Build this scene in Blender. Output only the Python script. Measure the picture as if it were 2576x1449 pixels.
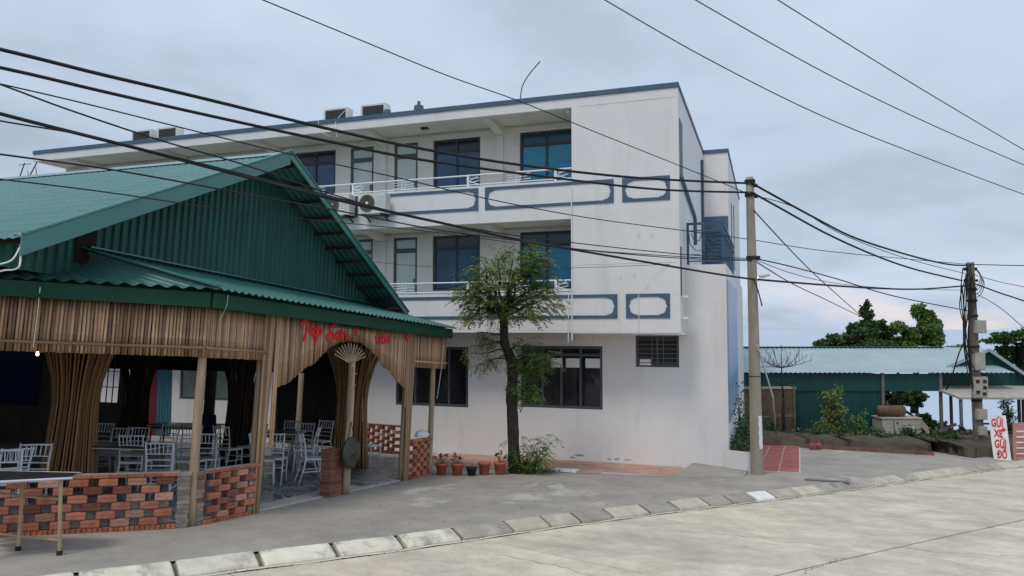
import bpy, math, random
from mathutils import Matrix, Vector, Euler
random.seed(7)
R = math.radians
for o in list(bpy.data.objects): bpy.data.objects.remove(o)
scn = bpy.context.scene
col = scn.collection

# ------------------------------------------------------------------ camera
# World: X runs along the hotel front (to the right), Y away from the road, Z up.
F, CX, CY = 1860.0, 1288.0, 724.5          # focal length / centre in a 2576 x 1449 picture
YAW, PITCH, EYE = R(19.15), R(3.12), 2.05
cam_d = bpy.data.cameras.new('camera'); cam = bpy.data.objects.new('camera', cam_d); col.objects.link(cam)
cam_d.sensor_width = 36.0; cam_d.lens = 36.0 * F / 2576.0
cam_d.clip_start = 0.1; cam_d.clip_end = 9000
cam.location = (0, 0, EYE); cam.rotation_euler = (R(90) + PITCH, 0, YAW)
scn.camera = cam

# ------------------------------------------------------------------ light
SUN_EL, SUN_AZ = R(62), R(196)              # azimuth clockwise from +Y
w = bpy.data.worlds.new('World'); scn.world = w; w.use_nodes = True
nt = w.node_tree; nt.nodes.clear(); L = nt.links.new
def wn(t, **k):
    n = nt.nodes.new(t)
    for a, b in k.items(): setattr(n, a, b)
    return n
sky = wn('ShaderNodeTexSky', sky_type='NISHITA', sun_disc=False, sun_elevation=SUN_EL, sun_rotation=SUN_AZ, dust_density=2.5, air_density=1.0)
bg_sky = wn('ShaderNodeBackground'); bg_sky.inputs['Strength'].default_value = 0.09
L(sky.outputs[0], bg_sky.inputs['Color'])
tc = wn('ShaderNodeTexCoord'); sep = wn('ShaderNodeSeparateXYZ'); L(tc.outputs['Generated'], sep.inputs[0])
# a cloud deck: the view direction meets a flat layer overhead, so clouds grow flatter towards the horizon
zc = wn('ShaderNodeMath', operation='ADD'); L(sep.outputs['Z'], zc.inputs[0]); zc.inputs[1].default_value = 0.22
zm = wn('ShaderNodeMath', operation='MAXIMUM'); L(zc.outputs[0], zm.inputs[0]); zm.inputs[1].default_value = 0.12
dx = wn('ShaderNodeMath', operation='DIVIDE'); L(sep.outputs['X'], dx.inputs[0]); L(zm.outputs[0], dx.inputs[1])
dy = wn('ShaderNodeMath', operation='DIVIDE'); L(sep.outputs['Y'], dy.inputs[0]); L(zm.outputs[0], dy.inputs[1])
cmb = wn('ShaderNodeCombineXYZ'); L(dx.outputs[0], cmb.inputs[0]); L(dy.outputs[0], cmb.inputs[1])
n1 = wn('ShaderNodeTexNoise'); n1.inputs['Scale'].default_value = 0.9; n1.inputs['Detail'].default_value = 6; n1.inputs['Roughness'].default_value = 0.5; n1.inputs['Distortion'].default_value = 0.4
n2 = wn('ShaderNodeTexNoise'); n2.inputs['Scale'].default_value = 3.4; n2.inputs['Detail'].default_value = 8; n2.inputs['Roughness'].default_value = 0.55
mp = wn('ShaderNodeMapping'); mp.inputs['Location'].default_value = (4.9, 2.6, 0.0); L(cmb.outputs[0], mp.inputs[0])
L(mp.outputs[0], n1.inputs['Vector']); L(mp.outputs[0], n2.inputs['Vector'])
ramp = wn('ShaderNodeValToRGB'); cr = ramp.color_ramp
cr.elements[0].position = 0.34; cr.elements[0].color = (0.440, 0.530, 0.640, 1)
cr.elements[1].position = 0.66; cr.elements[1].color = (0.640, 0.745, 0.905, 1)
e = cr.elements.new(0.48); e.color = (0.545, 0.650, 0.805, 1)
madd = wn('ShaderNodeMath', operation='MULTIPLY_ADD'); L(n2.outputs['Fac'], madd.inputs[0]); madd.inputs[1].default_value = 0.26
sub = wn('ShaderNodeMath', operation='MULTIPLY_ADD'); L(n1.outputs['Fac'], sub.inputs[0]); sub.inputs[1].default_value = 0.78; sub.inputs[2].default_value = -0.01
L(sub.outputs[0], madd.inputs[2]); L(madd.outputs[0], ramp.inputs[0])
# break in the clouds low down: pale warm streaks near the horizon
lowr = wn('ShaderNodeMapRange'); L(sep.outputs['Z'], lowr.inputs[0]); lowr.inputs[1].default_value = 0.0; lowr.inputs[2].default_value = 0.085; lowr.inputs[3].default_value = 1.0; lowr.inputs[4].default_value = 0.0
n3 = wn('ShaderNodeTexNoise'); n3.inputs['Scale'].default_value = 5.0; n3.inputs['Detail'].default_value = 5
mp3 = wn('ShaderNodeMapping'); mp3.inputs['Scale'].default_value = (1, 1, 3.2); mp3.inputs['Location'].default_value = (0.35, 0.1, 0.2); L(tc.outputs['Generated'], mp3.inputs[0]); L(mp3.outputs[0], n3.inputs['Vector'])
gap = wn('ShaderNodeMapRange'); L(n3.outputs['Fac'], gap.inputs[0]); gap.inputs[1].default_value = 0.43; gap.inputs[2].default_value = 0.60
gm = wn('ShaderNodeMath', operation='MULTIPLY'); L(gap.outputs[0], gm.inputs[0]); L(lowr.outputs[0], gm.inputs[1])
warm = wn('ShaderNodeMix', data_type='RGBA'); L(gm.outputs[0], warm.inputs[0]); L(ramp.outputs[0], warm.inputs[6]); warm.inputs[7].default_value = (0.96, 0.84, 0.82, 1)
# overcast skies are brighter overhead than at the horizon
zen = wn('ShaderNodeMapRange'); L(sep.outputs['Z'], zen.inputs[0]); zen.inputs[1].default_value = 0.25; zen.inputs[2].default_value = 1.0; zen.inputs[3].default_value = 1.0; zen.inputs[4].default_value = 1.30
bg_cl = wn('ShaderNodeBackground'); L(warm.outputs[2], bg_cl.inputs['Color']); L(zen.outputs[0], bg_cl.inputs['Strength'])
mixw = wn('ShaderNodeMixShader'); mixw.inputs[0].default_value = 0.93
L(bg_sky.outputs[0], mixw.inputs[1]); L(bg_cl.outputs[0], mixw.inputs[2])
out = wn('ShaderNodeOutputWorld'); L(mixw.outputs[0], out.inputs['Surface'])

sun_d = bpy.data.lights.new('sun', 'SUN'); sun = bpy.data.objects.new('sun', sun_d); col.objects.link(sun)
sun_d.energy = 1.4; sun_d.angle = R(14); sun_d.color = (1.0, 0.93, 0.83)
sdir = Vector((math.sin(SUN_AZ) * math.cos(SUN_EL), math.cos(SUN_AZ) * math.cos(SUN_EL), math.sin(SUN_EL)))
sun.rotation_euler = sdir.to_track_quat('Z', 'Y').to_euler(); sun.location = (0, -10, 30)
vs = scn.view_settings; vs.view_transform = 'Standard'; vs.look = 'None'; vs.exposure = 0.0; vs.gamma = 1.0; vs.use_curve_mapping = False

# ------------------------------------------------------------------ frames and pixel helpers
SLOPE = 0.073; TH = math.atan(SLOPE)        # the ground falls away from the road by 7.3 %
TM = Matrix.Rotation(-TH, 4, 'X')           # ground frame: z = 0 is the sloping ground
ID = Matrix.Identity(4)
SM = Matrix.Rotation(YAW, 4, 'Z')           # frame of the shed yard: x sideways, y straight away from the road bend
cR = Vector((math.cos(YAW), math.sin(YAW), 0))
cF = Vector((-math.sin(YAW) * math.cos(PITCH), math.cos(YAW) * math.cos(PITCH), math.sin(PITCH)))
cU = cR.cross(cF); CAM = Vector((0, 0, EYE))
def ray(u, v): return cF + cR * ((u - CX) / F) - cU * ((v - CY) / F)
def hit(u, v, n, d, M=ID):
    """point (in frame M) where the sight line through a picture point meets the plane n.p = d of frame M"""
    Mi = M.inverted(); c = Mi @ CAM; r = Mi.to_3x3() @ ray(u, v); n = Vector(n)
    return c + r * ((d - n.dot(c)) / n.dot(r))
def g(u, v, z=0.0): return hit(u, v, (0, 0, 1), z, TM)      # on the sloping ground, ground frame
def far(u, v, D):                                           # world point at depth D
    r = ray(u, v); return CAM + r * (D / r.dot(cF))

# ------------------------------------------------------------------ scene building helpers
WM = {}
def finish(o, parent, M):
    if parent is not None: o.parent = parent
    col.objects.link(o); WM[o.name] = M
    return o
def tag(o, label=None, cat=None, group=None, kind=None):
    if label: o['label'] = label
    if cat: o['category'] = cat
    if group: o['group'] = group
    if kind: o['kind'] = kind
    return o
def thing(name, label, cat, loc, rz=0.0, M=ID, group=None):
    o = bpy.data.objects.new(name, None); o.empty_display_size = 0.2
    m = M @ Matrix.Translation(Vector(loc)) @ Matrix.Rotation(rz, 4, 'Z')
    o.matrix_basis = m; finish(o, None, m)
    return tag(o, label, cat, group)

class MB:
    def __init__(s): s.v = []; s.f = []
    def add(s, vs, fs):
        n = len(s.v); s.v += [tuple(p) for p in vs]; s.f += [tuple(i + n for i in f) for f in fs]; return s
    def box(s, x0, x1, y0, y1, z0, z1):
        return s.add([(x0,y0,z0),(x1,y0,z0),(x1,y1,z0),(x0,y1,z0),(x0,y0,z1),(x1,y0,z1),(x1,y1,z1),(x0,y1,z1)],
                     [(0,3,2,1),(4,5,6,7),(0,1,5,4),(1,2,6,5),(2,3,7,6),(3,0,4,7)])
    def obox(s, c, ax, ay, az):                                 # box about c with half-axis vectors
        c, ax, ay, az = map(Vector, (c, ax, ay, az)); vs = []
        for k in (-1, 1):
            for a, b in ((-1,-1),(1,-1),(1,1),(-1,1)): vs.append(c + ax*a + ay*b + az*k)
        return s.add(vs, [(0,3,2,1),(4,5,6,7),(0,1,5,4),(1,2,6,5),(2,3,7,6),(3,0,4,7)])
    def bar(s, p, q, wd, ht, up=(0,0,1)):
        p, q, up = Vector(p), Vector(q), Vector(up); d = q - p
        x = d.cross(up)
        if x.length < 1e-6: x = d.cross(Vector((1,0,0)))
        x.normalize(); z = x.cross(d).normalized()
        return s.obox((p+q)/2, d/2, x*(wd/2), z*(ht/2))
    def tube(s, pts, r, n=6, cap=True):
        pts = [Vector(p) for p in pts]; rs = r if isinstance(r, (list, tuple)) else [r]*len(pts)
        base = len(s.v); prev = None
        for i, p in enumerate(pts):
            d = (pts[min(i+1, len(pts)-1)] - pts[max(i-1, 0)]).normalized()
            if prev is None:
                a = Vector((0,0,1)) if abs(d.z) < 0.9 else Vector((1,0,0)); x = d.cross(a).normalized()
            else: x = (prev - d*prev.dot(d)).normalized()
            prev = x; y = d.cross(x)
            for k in range(n):
                t = 2*math.pi*k/n; s.v.append(tuple(p + (x*math.cos(t) + y*math.sin(t))*rs[i]))
        for i in range(len(pts)-1):
            for k in range(n):
                a = base + i*n + k; b = base + i*n + (k+1) % n; s.f.append((a, b, b+n, a+n))
        if cap:
            s.f.append(tuple(base + k for k in range(n))[::-1]); s.f.append(tuple(base + (len(pts)-1)*n + k for k in range(n)))
        return s
    def lathe(s, prof, n=16, c=(0,0,0)):
        base = len(s.v); c = Vector(c)
        for r, z in prof:
            for k in range(n):
                t = 2*math.pi*k/n; s.v.append((c.x + r*math.cos(t), c.y + r*math.sin(t), c.z + z))
        for i in range(len(prof)-1):
            for k in range(n):
                a = base+i*n+k; b = base+i*n+(k+1) % n; s.f.append((a, b, b+n, a+n))
        return s
    def prism(s, poly, ext):                                    # planar polygon (3-D points) pushed along ext
        n = len(poly); e = Vector(ext); p = [Vector(q) for q in poly]
        return s.add(p + [q+e for q in p], [tuple(range(n))[::-1], tuple(range(n, 2*n))] + [(i, (i+1) % n, (i+1) % n + n, i+n) for i in range(n)])
    def grid(s, fn, nu, nv):
        base = len(s.v)
        for j in range(nv+1):
            for i in range(nu+1): s.v.append(tuple(fn(i/nu, j/nv)))
        for j in range(nv):
            for i in range(nu):
                a = base + j*(nu+1) + i; s.f.append((a, a+1, a+nu+2, a+nu+1))
        return s
    def mesh(s, name, mat=None, smooth=False, X=None):
        m = bpy.data.meshes.new(name)
        m.from_pydata([tuple(X @ Vector(p)) for p in s.v] if X is not None else s.v, [], s.f)
        if mat: m.materials.append(mat)
        if smooth: m.polygons.foreach_set('use_smooth', [True]*len(m.polygons))
        m.update(); return m
    def build(s, name, mat, parent=None, M=ID, smooth=False):
        """one object; the vertices are given in frame M"""
        if parent is None:
            return finish(bpy.data.objects.new(name, s.mesh(name, mat, smooth, M)), None, ID)
        P = WM[parent.name]
        return finish(bpy.data.objects.new(name, s.mesh(name, mat, smooth, P.inverted() @ M)), parent, P)
    def local(s, name, mat, parent, smooth=False):              # vertices already in the parent's own frame
        return finish(bpy.data.objects.new(name, s.mesh(name, mat, smooth)), parent, WM[parent.name])
def piece(name, mesh, parent, X, M=ID):
    """an alike piece that shares its mesh; X places it in frame M"""
    P = WM[parent.name]; o = bpy.data.objects.new(name, mesh); o.matrix_basis = P.inverted() @ M @ X
    return finish(o, parent, P @ o.matrix_basis)
def copy_thing(src, label, loc, rz, M=ID, extra=None):
    m = M @ Matrix.Translation(Vector(loc)) @ Matrix.Rotation(rz, 4, 'Z')
    if extra is not None: m = m @ extra
    c = src.copy(); c.matrix_basis = m; c['label'] = label; finish(c, None, m)
    for ch in src.children:
        d = ch.copy(); d.parent = c; col.objects.link(d)
        for g2 in ch.children:
            q = g2.copy(); q.parent = d; col.objects.link(q)
    return c
def catmull(P, n=8):
    P = [Vector(p) for p in P]; out = []
    for i in range(len(P)-1):
        a, b, c, d = P[max(i-1,0)], P[i], P[i+1], P[min(i+2, len(P)-1)]
        for k in range(n):
            t = k/n; out.append(0.5*((2*b) + (c-a)*t + (2*a-5*b+4*c-d)*t*t + (3*b-a-3*c+d)*t**3))
    out.append(P[-1]); return out
def text_mesh(txt, size, mat, depth=0.01, bold=0.0, shear=0.0, sx=1.0):
    c = bpy.data.curves.new('lettering', 'FONT'); c.body = txt; c.size = size; c.extrude = depth; c.offset = bold; c.shear = shear
    c.align_x = 'CENTER'; c.align_y = 'CENTER'; c.resolution_u = 3
    o = bpy.data.objects.new('lettering', c); col.objects.link(o)
    bpy.context.view_layer.update()
    m = bpy.data.meshes.new_from_object(o.evaluated_get(bpy.context.evaluated_depsgraph_get()))
    bpy.data.objects.remove(o); bpy.data.curves.remove(c)
    for v in m.vertices: v.co.x *= sx
    m.materials.clear(); m.materials.append(mat); return m

# ------------------------------------------------------------------ materials
def mat(name, c, rough=0.8,  var=0.18, scale=5.0, bump=0.0, bscale=60.0, spec=0.35, orand=0.0, stretch=(1,1,1), stain=None, stain_scale=1.2, stain_amt=0.5, stain_cut=(0.52,0.72), island=0.0, metal=0.0, stain_stretch=(1,1,1), orient='Object', trans=0.0, nr=0.6):
    m = bpy.data.materials.new(name); m.use_nodes = True; t = m.node_tree; N = t.nodes; K = t.links.new
    b = N['Principled BSDF']; b.inputs['Roughness'].default_value = rough; b.inputs['Specular IOR Level'].default_value = spec; b.inputs['Metallic'].default_value = metal
    tcn = N.new('ShaderNodeTexCoord'); mpn = N.new('ShaderNodeMapping'); mpn.inputs['Scale'].default_value = stretch; K(tcn.outputs[orient], mpn.inputs[0])
    vec = mpn.outputs[0]
    if orand:
        oi = N.new('ShaderNodeObjectInfo'); ad = N.new('ShaderNodeVectorMath'); ad.operation = 'ADD'
        sc = N.new('ShaderNodeMath'); sc.operation = 'MULTIPLY'; K(oi.outputs['Random'], sc.inputs[0]); sc.inputs[1].default_value = 37.0
        K(vec, ad.inputs[0]); K(sc.outputs[0], ad.inputs[1]); vec = ad.outputs[0]
    n = N.new('ShaderNodeTexNoise'); n.inputs['Scale'].default_value = scale; n.inputs['Detail'].default_value = 6; n.inputs['Roughness'].default_value = nr; K(vec, n.inputs['Vector'])
    mr = N.new('ShaderNodeMapRange'); K(n.outputs['Fac'], mr.inputs[0]); mr.inputs[1].default_value = 0.3; mr.inputs[2].default_value = 0.7; mr.inputs[3].default_value = 1-var; mr.inputs[4].default_value = 1+var
    val = mr.outputs[0]
    if orand:
        m2 = N.new('ShaderNodeMapRange'); K(oi.outputs['Random'], m2.inputs[0]); m2.inputs[3].default_value = 1-orand; m2.inputs[4].default_value = 1+orand
        mu = N.new('ShaderNodeMath'); mu.operation = 'MULTIPLY'; K(val, mu.inputs[0]); K(m2.outputs[0], mu.inputs[1]); val = mu.outputs[0]
    if island:
        ge = N.new('ShaderNodeNewGeometry'); m2 = N.new('ShaderNodeMapRange'); K(ge.outputs['Random Per Island'], m2.inputs[0]); m2.inputs[3].default_value = 1-island; m2.inputs[4].default_value = 1+island
        mu = N.new('ShaderNodeMath'); mu.operation = 'MULTIPLY'; K(val, mu.inputs[0]); K(m2.outputs[0], mu.inputs[1]); val = mu.outputs[0]
    vm = N.new('ShaderNodeVectorMath'); vm.operation = 'SCALE'; vm.inputs[0].default_value = c; K(val, vm.inputs['Scale'])
    colr = vm.outputs[0]
    if stain:
        n4 = N.new('ShaderNodeTexNoise'); n4.inputs['Scale'].default_value = stain_scale; n4.inputs['Detail'].default_value = 8; n4.inputs['Roughness'].default_value = 0.65
        mp4 = N.new('ShaderNodeMapping'); mp4.inputs['Scale'].default_value = stain_stretch; mp4.inputs['Location'].default_value = (5.3, 2.1, 7.7); K(tcn.outputs[orient], mp4.inputs[0]); K(mp4.outputs[0], n4.inputs['Vector'])
        r4 = N.new('ShaderNodeMapRange'); K(n4.outputs['Fac'], r4.inputs[0]); r4.inputs[1].default_value = stain_cut[0]; r4.inputs[2].default_value = stain_cut[1]; r4.inputs[3].default_value = 0; r4.inputs[4].default_value = stain_amt
        mx = N.new('ShaderNodeMix'); mx.data_type = 'RGBA'; K(r4.outputs[0], mx.inputs[0]); K(colr, mx.inputs[6]); mx.inputs[7].default_value = (*stain, 1); colr = mx.outputs[2]
    K(colr, b.inputs['Base Color'])
    if bump:
        nb = N.new('ShaderNodeTexNoise'); nb.inputs['Scale'].default_value = bscale; nb.inputs['Detail'].default_value = 4; K(vec, nb.inputs['Vector'])
        bp = N.new('ShaderNodeBump'); bp.inputs['Strength'].default_value = bump; bp.inputs['Distance'].default_value = 0.02; K(nb.outputs['Fac'], bp.inputs['Height']); K(bp.outputs[0], b.inputs['Normal'])
    if trans:
        tr = N.new('ShaderNodeBsdfTranslucent'); K(colr, tr.inputs['Color']); ms = N.new('ShaderNodeMixShader'); ms.inputs[0].default_value = trans
        K(b.outputs[0], ms.inputs[1]); K(tr.outputs[0], ms.inputs[2]); K(ms.outputs[0], N['Material Output'].inputs['Surface'])
    return m

m_wall = mat('white_wall_paint', (0.78,0.765,0.755), 0.75, 0.05, 0.9, 0.15, 25, stain=(0.50,0.465,0.42), stain_scale=1.3, stain_amt=0.42, stain_cut=(0.54,0.80), stain_stretch=(2.2,2.2,0.28), nr=0.72)
m_wall_in = mat('cream_wall_paint', (0.74,0.72,0.67), 0.8, 0.05, 1.2, stain=(0.45,0.40,0.30), stain_scale=1.0, stain_amt=0.35)
m_trim = mat('blue_grey_trim', (0.075,0.125,0.185), 0.6, 0.15, 3.0)
m_rail = mat('white_rail_paint', (0.80,0.82,0.83), 0.45, 0.06, 8)
m_frame = mat('dark_window_frame', (0.045,0.05,0.058), 0.45, 0.15, 6)
m_frame2 = mat('grey_window_frame', (0.085,0.095,0.11), 0.45, 0.12, 6)
m_glassb = mat('blue_glass', (0.024,0.080,0.175), 0.12, 0.3, 1.1, spec=0.45)
m_glassn = mat('navy_glass', (0.005,0.010,0.032), 0.10, 0.3, 1.1, spec=0.45)
m_glasst = mat('deep_teal_glass', (0.001,0.060,0.100), 0.12, 0.3, 1.1, spec=0.4)
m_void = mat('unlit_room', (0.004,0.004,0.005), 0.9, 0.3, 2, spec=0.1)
m_soffit_dim = mat('dim_soffit_brown', (0.24,0.20,0.165), 0.95, 0.25, 2, 0.3, 30)  # dim brown, chosen to cut bounce light under the balcony
m_glassc = mat('cyan_blind_glass', (0.001,0.225,0.385), 0.16, 0.25, 2.0, spec=0.5, stretch=(0.6,0.6,26))
m_glassd = mat('dark_glass', (0.020,0.021,0.024), 0.06, 0.5, 1.3, spec=0.6)
m_glassw = mat('frosted_door_glass', (0.56,0.63,0.61), 0.25, 0.08, 2.0)
m_shut = mat('blue_shutter', (0.050,0.105,0.165), 0.5, 0.12, 4)
m_teal = mat('teal_curtain', (0.05,0.17,0.22), 0.8, 0.35, 3, stretch=(9,9,0.4))
m_louv = mat('pale_green_louvre', (0.30,0.36,0.34), 0.5, 0.15, 4)
m_red = mat('dark_red_curtain', (0.16,0.02,0.02), 0.8, 0.3, 3)
m_concrete = mat('pavement_concrete', (0.335,0.305,0.265), 0.9, 0.22, 1.1, 0.35, 70, stain=(0.56,0.53,0.48), stain_scale=0.5, stain_amt=0.6, stain_cut=(0.595,0.645), stain_stretch=(1.0,0.6,1), nr=0.78)
m_road = mat('road_concrete', (0.58,0.51,0.41), 0.9, 0.30, 1.3, 0.45, 55, orand=0.04, stain=(0.33,0.30,0.255), stain_scale=0.55, stain_amt=0.75, stain_cut=(0.5,0.74), stain_stretch=(0.7,1.5,1), nr=0.80)
m_gutter = mat('pale_cement', (0.60,0.54,0.44), 0.9, 0.15, 3, 0.3, 50)
m_joint = mat('dirty_joint', (0.13,0.12,0.10), 0.95, 0.3, 6)
m_kerbc = mat('cream_painted_kerb', (0.66,0.615,0.50), 0.85, 0.16, 4, 0.4, 40, orand=0.10, stain=(0.30,0.28,0.24), stain_scale=2.6, stain_amt=0.8, stain_cut=(0.52,0.64))
m_kerbg = mat('grey_kerb', (0.345,0.315,0.265), 0.9, 0.2, 4, 0.4, 40, orand=0.16, stain=(0.20,0.18,0.15), stain_scale=2.2, stain_amt=0.7)
m_kerbb = mat('beige_kerb', (0.47,0.425,0.34), 0.9, 0.18, 4, 0.4, 40, orand=0.14, stain=(0.28,0.25,0.20), stain_scale=2.4, stain_amt=0.6)
m_kerbw = mat('white_kerb', (0.74,0.73,0.70), 0.85, 0.1, 4, 0.3, 40)
m_dirt = mat('dry_earth', (0.075,0.058,0.042), 0.95, 0.35, 2.5, 0.5, 20, stain=(0.07,0.10,0.035), stain_scale=0.8, stain_amt=0.8)
m_terra = mat('terracotta_tile', (0.47,0.285,0.205), 0.8, 0.14, 3, 0.2, 40, orand=0.12, stain=(0.40,0.33,0.27), stain_scale=1.2, stain_amt=0.6)
m_redtile = mat('red_tile', (0.33,0.085,0.070), 0.6, 0.15, 3, 0.15, 40, orand=0.14)
m_grout = mat('pale_grout', (0.50,0.44,0.40), 0.9, 0.15, 6)
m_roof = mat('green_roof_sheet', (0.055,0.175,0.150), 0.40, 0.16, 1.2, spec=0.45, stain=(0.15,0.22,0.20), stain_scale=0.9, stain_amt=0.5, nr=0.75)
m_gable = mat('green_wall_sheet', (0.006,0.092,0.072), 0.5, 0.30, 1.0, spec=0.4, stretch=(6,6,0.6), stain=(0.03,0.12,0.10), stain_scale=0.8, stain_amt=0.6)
m_flash = mat('green_flashing', (0.022,0.165,0.135), 0.22, 0.1, 1.5, spec=0.9)
m_gutterg = mat('dark_green_gutter', (0.005,0.058,0.032), 0.7, 0.15, 2.0)
m_purlin = mat('rusty_steel', (0.040,0.024,0.020), 0.7, 0.3, 6)
m_bamboo = mat('weathered_bamboo', (0.365,0.235,0.135), 0.55, 0.30, 2.2, 0.25, 30, orand=0.55, stretch=(3,3,0.5), stain=(0.22,0.13,0.085), stain_scale=2.0, stain_amt=0.4, stain_stretch=(2,2,0.7))
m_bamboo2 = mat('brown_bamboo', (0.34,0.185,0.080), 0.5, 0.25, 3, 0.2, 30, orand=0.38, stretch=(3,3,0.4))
m_bamboo_shade = mat('shade_darkened_bamboo', (0.030,0.018,0.011), 0.6, 0.3, 3, orand=0.4, stretch=(3,3,0.4))  # shade on the backlit inner columns, put into a darker base colour
m_post = mat('pale_timber_post', (0.38,0.28,0.19), 0.8, 0.28, 3, 0.4, 30, orand=0.15, stretch=(6,6,0.5))
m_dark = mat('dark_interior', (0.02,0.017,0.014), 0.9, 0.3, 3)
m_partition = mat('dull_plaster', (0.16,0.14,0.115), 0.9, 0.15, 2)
m_navy = mat('navy_screen', (0.012,0.022,0.16), 0.35, 0.3, 1.4)
m_brick = mat('red_hollow_brick', (0.43,0.155,0.090), 0.85, 0.2, 14, 0.5, 60, orand=0.28, stain=(0.52,0.30,0.22), stain_scale=9, stain_amt=0.4)
m_brickq = mat('pale_pink_brick', (0.44,0.235,0.165), 0.9, 0.25, 14, 0.5, 60, orand=0.3)
m_brickp = mat('dull_red_brick', (0.24,0.085,0.058), 0.9, 0.25, 14, 0.5, 60, orand=0.3)
m_brickd = mat('grey_mortared_brick', (0.26,0.22,0.19), 0.9, 0.3, 14, 0.5, 60, orand=0.25)
m_mortar = mat('mortar', (0.36,0.31,0.27), 0.95, 0.25, 10, 0.4, 60)
m_chair = mat('white_chair_paint', (0.72,0.73,0.76), 0.4, 0.05, 8)
m_tabletop = mat('dark_table_top', (0.035,0.032,0.032), 0.25, 0.3, 3)
m_brass = mat('tan_metal', (0.40,0.30,0.18), 0.5, 0.2, 8)
m_steel = mat('bright_steel', (0.62,0.63,0.65), 0.3, 0.06, 6, metal=0.6)
m_black = mat('black_rubber', (0.015,0.015,0.015), 0.7, 0.2, 6)
m_cable = mat('black_cable', (0.012,0.012,0.014), 0.6, 0.2, 6)
m_pole = mat('pole_concrete', (0.315,0.285,0.23), 0.9, 0.16, 2.5, 0.35, 50, stretch=(2,2,0.6), stain=(0.18,0.165,0.13), stain_scale=1.2, stain_amt=0.5)
m_poled = mat('old_pole', (0.16,0.135,0.11), 0.9, 0.3, 3, 0.4, 40, stretch=(2,2,0.7))
m_box = mat('pale_meter_box', (0.38,0.36,0.31), 0.7, 0.15, 5, stain=(0.3,0.25,0.2), stain_scale=4, stain_amt=0.5)
m_acw = mat('air_conditioner_white', (0.68,0.68,0.65), 0.5, 0.08, 4, stain=(0.38,0.34,0.28), stain_scale=2, stain_amt=0.5)
m_acg = mat('grille_grey', (0.16,0.155,0.15), 0.6, 0.2, 8)
m_coil = mat('dark_coil', (0.035,0.032,0.03), 0.7, 0.3, 10)
m_bark = mat('dark_bark', (0.034,0.028,0.024), 0.95, 0.5, 9, 0.9, 28, stretch=(1,1,0.35), stain=(0.12,0.105,0.085), stain_scale=5, stain_amt=0.5)
m_leaf = mat('tree_leaf', (0.165,0.215,0.062), 0.55, 0.25, 1.6, island=0.42, trans=0.22)
m_leafb = mat('bright_leaf', (0.130,0.215,0.048), 0.55, 0.25, 1.6, island=0.42, trans=0.25)
m_leafd = mat('deep_leaf', (0.050,0.095,0.025), 0.55, 0.35, 0.7, island=0.5, trans=0.18)
m_leafr = mat('reddish_leaf', (0.20,0.05,0.04), 0.6, 0.3, 3, island=0.4)
m_potr = mat('terracotta_pot', (0.44,0.13,0.085), 0.7, 0.12, 5, orand=0.12)
m_potk = mat('black_pot', (0.018,0.018,0.020), 0.6, 0.15, 5)
m_soil = mat('soil', (0.05,0.035,0.025), 0.95, 0.3, 9)
m_redp = mat('red_lettering', (0.62,0.030,0.026), 0.6, 0.15, 5)
m_shroof = mat('pale_shed_roof', (0.31,0.405,0.41), 0.4, 0.10, 0.8, spec=0.5, stretch=(1,1,1), stain=(0.20,0.28,0.28), stain_scale=0.5, stain_amt=0.4)
m_shgreen = mat('shed_green_sheet', (0.008,0.066,0.060), 0.5, 0.15, 1.0, stretch=(4,4,0.5))
m_brownwall = mat('mouldy_masonry', (0.155,0.115,0.08), 0.95, 0.4, 2.5, 0.6, 25, stain=(0.05,0.045,0.035), stain_scale=1.4, stain_amt=0.7)
m_rust = mat('rusty_tank', (0.13,0.085,0.055), 0.8, 0.35, 3)
m_beige = mat('beige_cabinet', (0.42,0.40,0.34), 0.6, 0.12, 3, stain=(0.25,0.2,0.15), stain_scale=2, stain_amt=0.5)
m_white = mat('white_board', (0.78,0.78,0.77), 0.6, 0.06, 3, stain=(0.5,0.45,0.42), stain_scale=3, stain_amt=0.4)
m_pink = mat('faded_red_board', (0.42,0.20,0.19), 0.7, 0.2, 4, stain=(0.55,0.45,0.42), stain_scale=5, stain_amt=0.5)
m_bag = mat('pink_plastic', (0.26,0.07,0.09), 0.5, 0.3, 9)
m_scrap = mat('grey_scrap', (0.10,0.09,0.085), 0.8, 0.4, 4, orand=0.5)
m_plank = mat('old_plank', (0.20,0.165,0.125), 0.85, 0.3, 4, orand=0.3, stretch=(1,8,8))
m_gong = mat('dark_bronze', (0.06,0.062,0.052), 0.45, 0.25, 5, metal=0.3)
m_smudge = mat('grey_smudge', (0.68,0.665,0.66), 0.85, 0.15, 8)
m_peel = mat('bare_render', (0.36,0.33,0.29), 0.95, 0.3, 6, 0.4, 40)
m_navyp = mat('navy_plastic', (0.012,0.016,0.10), 0.35, 0.1, 5)
def special(name, fn):
    m = bpy.data.materials.new(name); m.use_nodes = True; fn(m.node_tree, m.node_tree.nodes, m.node_tree.links.new, m.node_tree.nodes['Principled BSDF']); return m
def _sea(t, N, K, b):
    b.inputs['Base Color'].default_value = (0.42,0.50,0.58,1); b.inputs['Roughness'].default_value = 0.45
    tcn = N.new('ShaderNodeTexCoord'); mpn = N.new('ShaderNodeMapping'); mpn.inputs['Scale'].default_value = (0.12,0.4,1); K(tcn.outputs['Object'], mpn.inputs[0])
    n = N.new('ShaderNodeTexNoise'); n.inputs['Scale'].default_value = 1.0; n.inputs['Detail'].default_value = 5; K(mpn.outputs[0], n.inputs['Vector'])
    bp = N.new('ShaderNodeBump'); bp.inputs['Strength'].default_value = 0.5; bp.inputs['Distance'].default_value = 0.4; K(n.outputs['Fac'], bp.inputs['Height']); K(bp.outputs[0], b.inputs['Normal'])
m_sea = special('sea_water', _sea)
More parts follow.
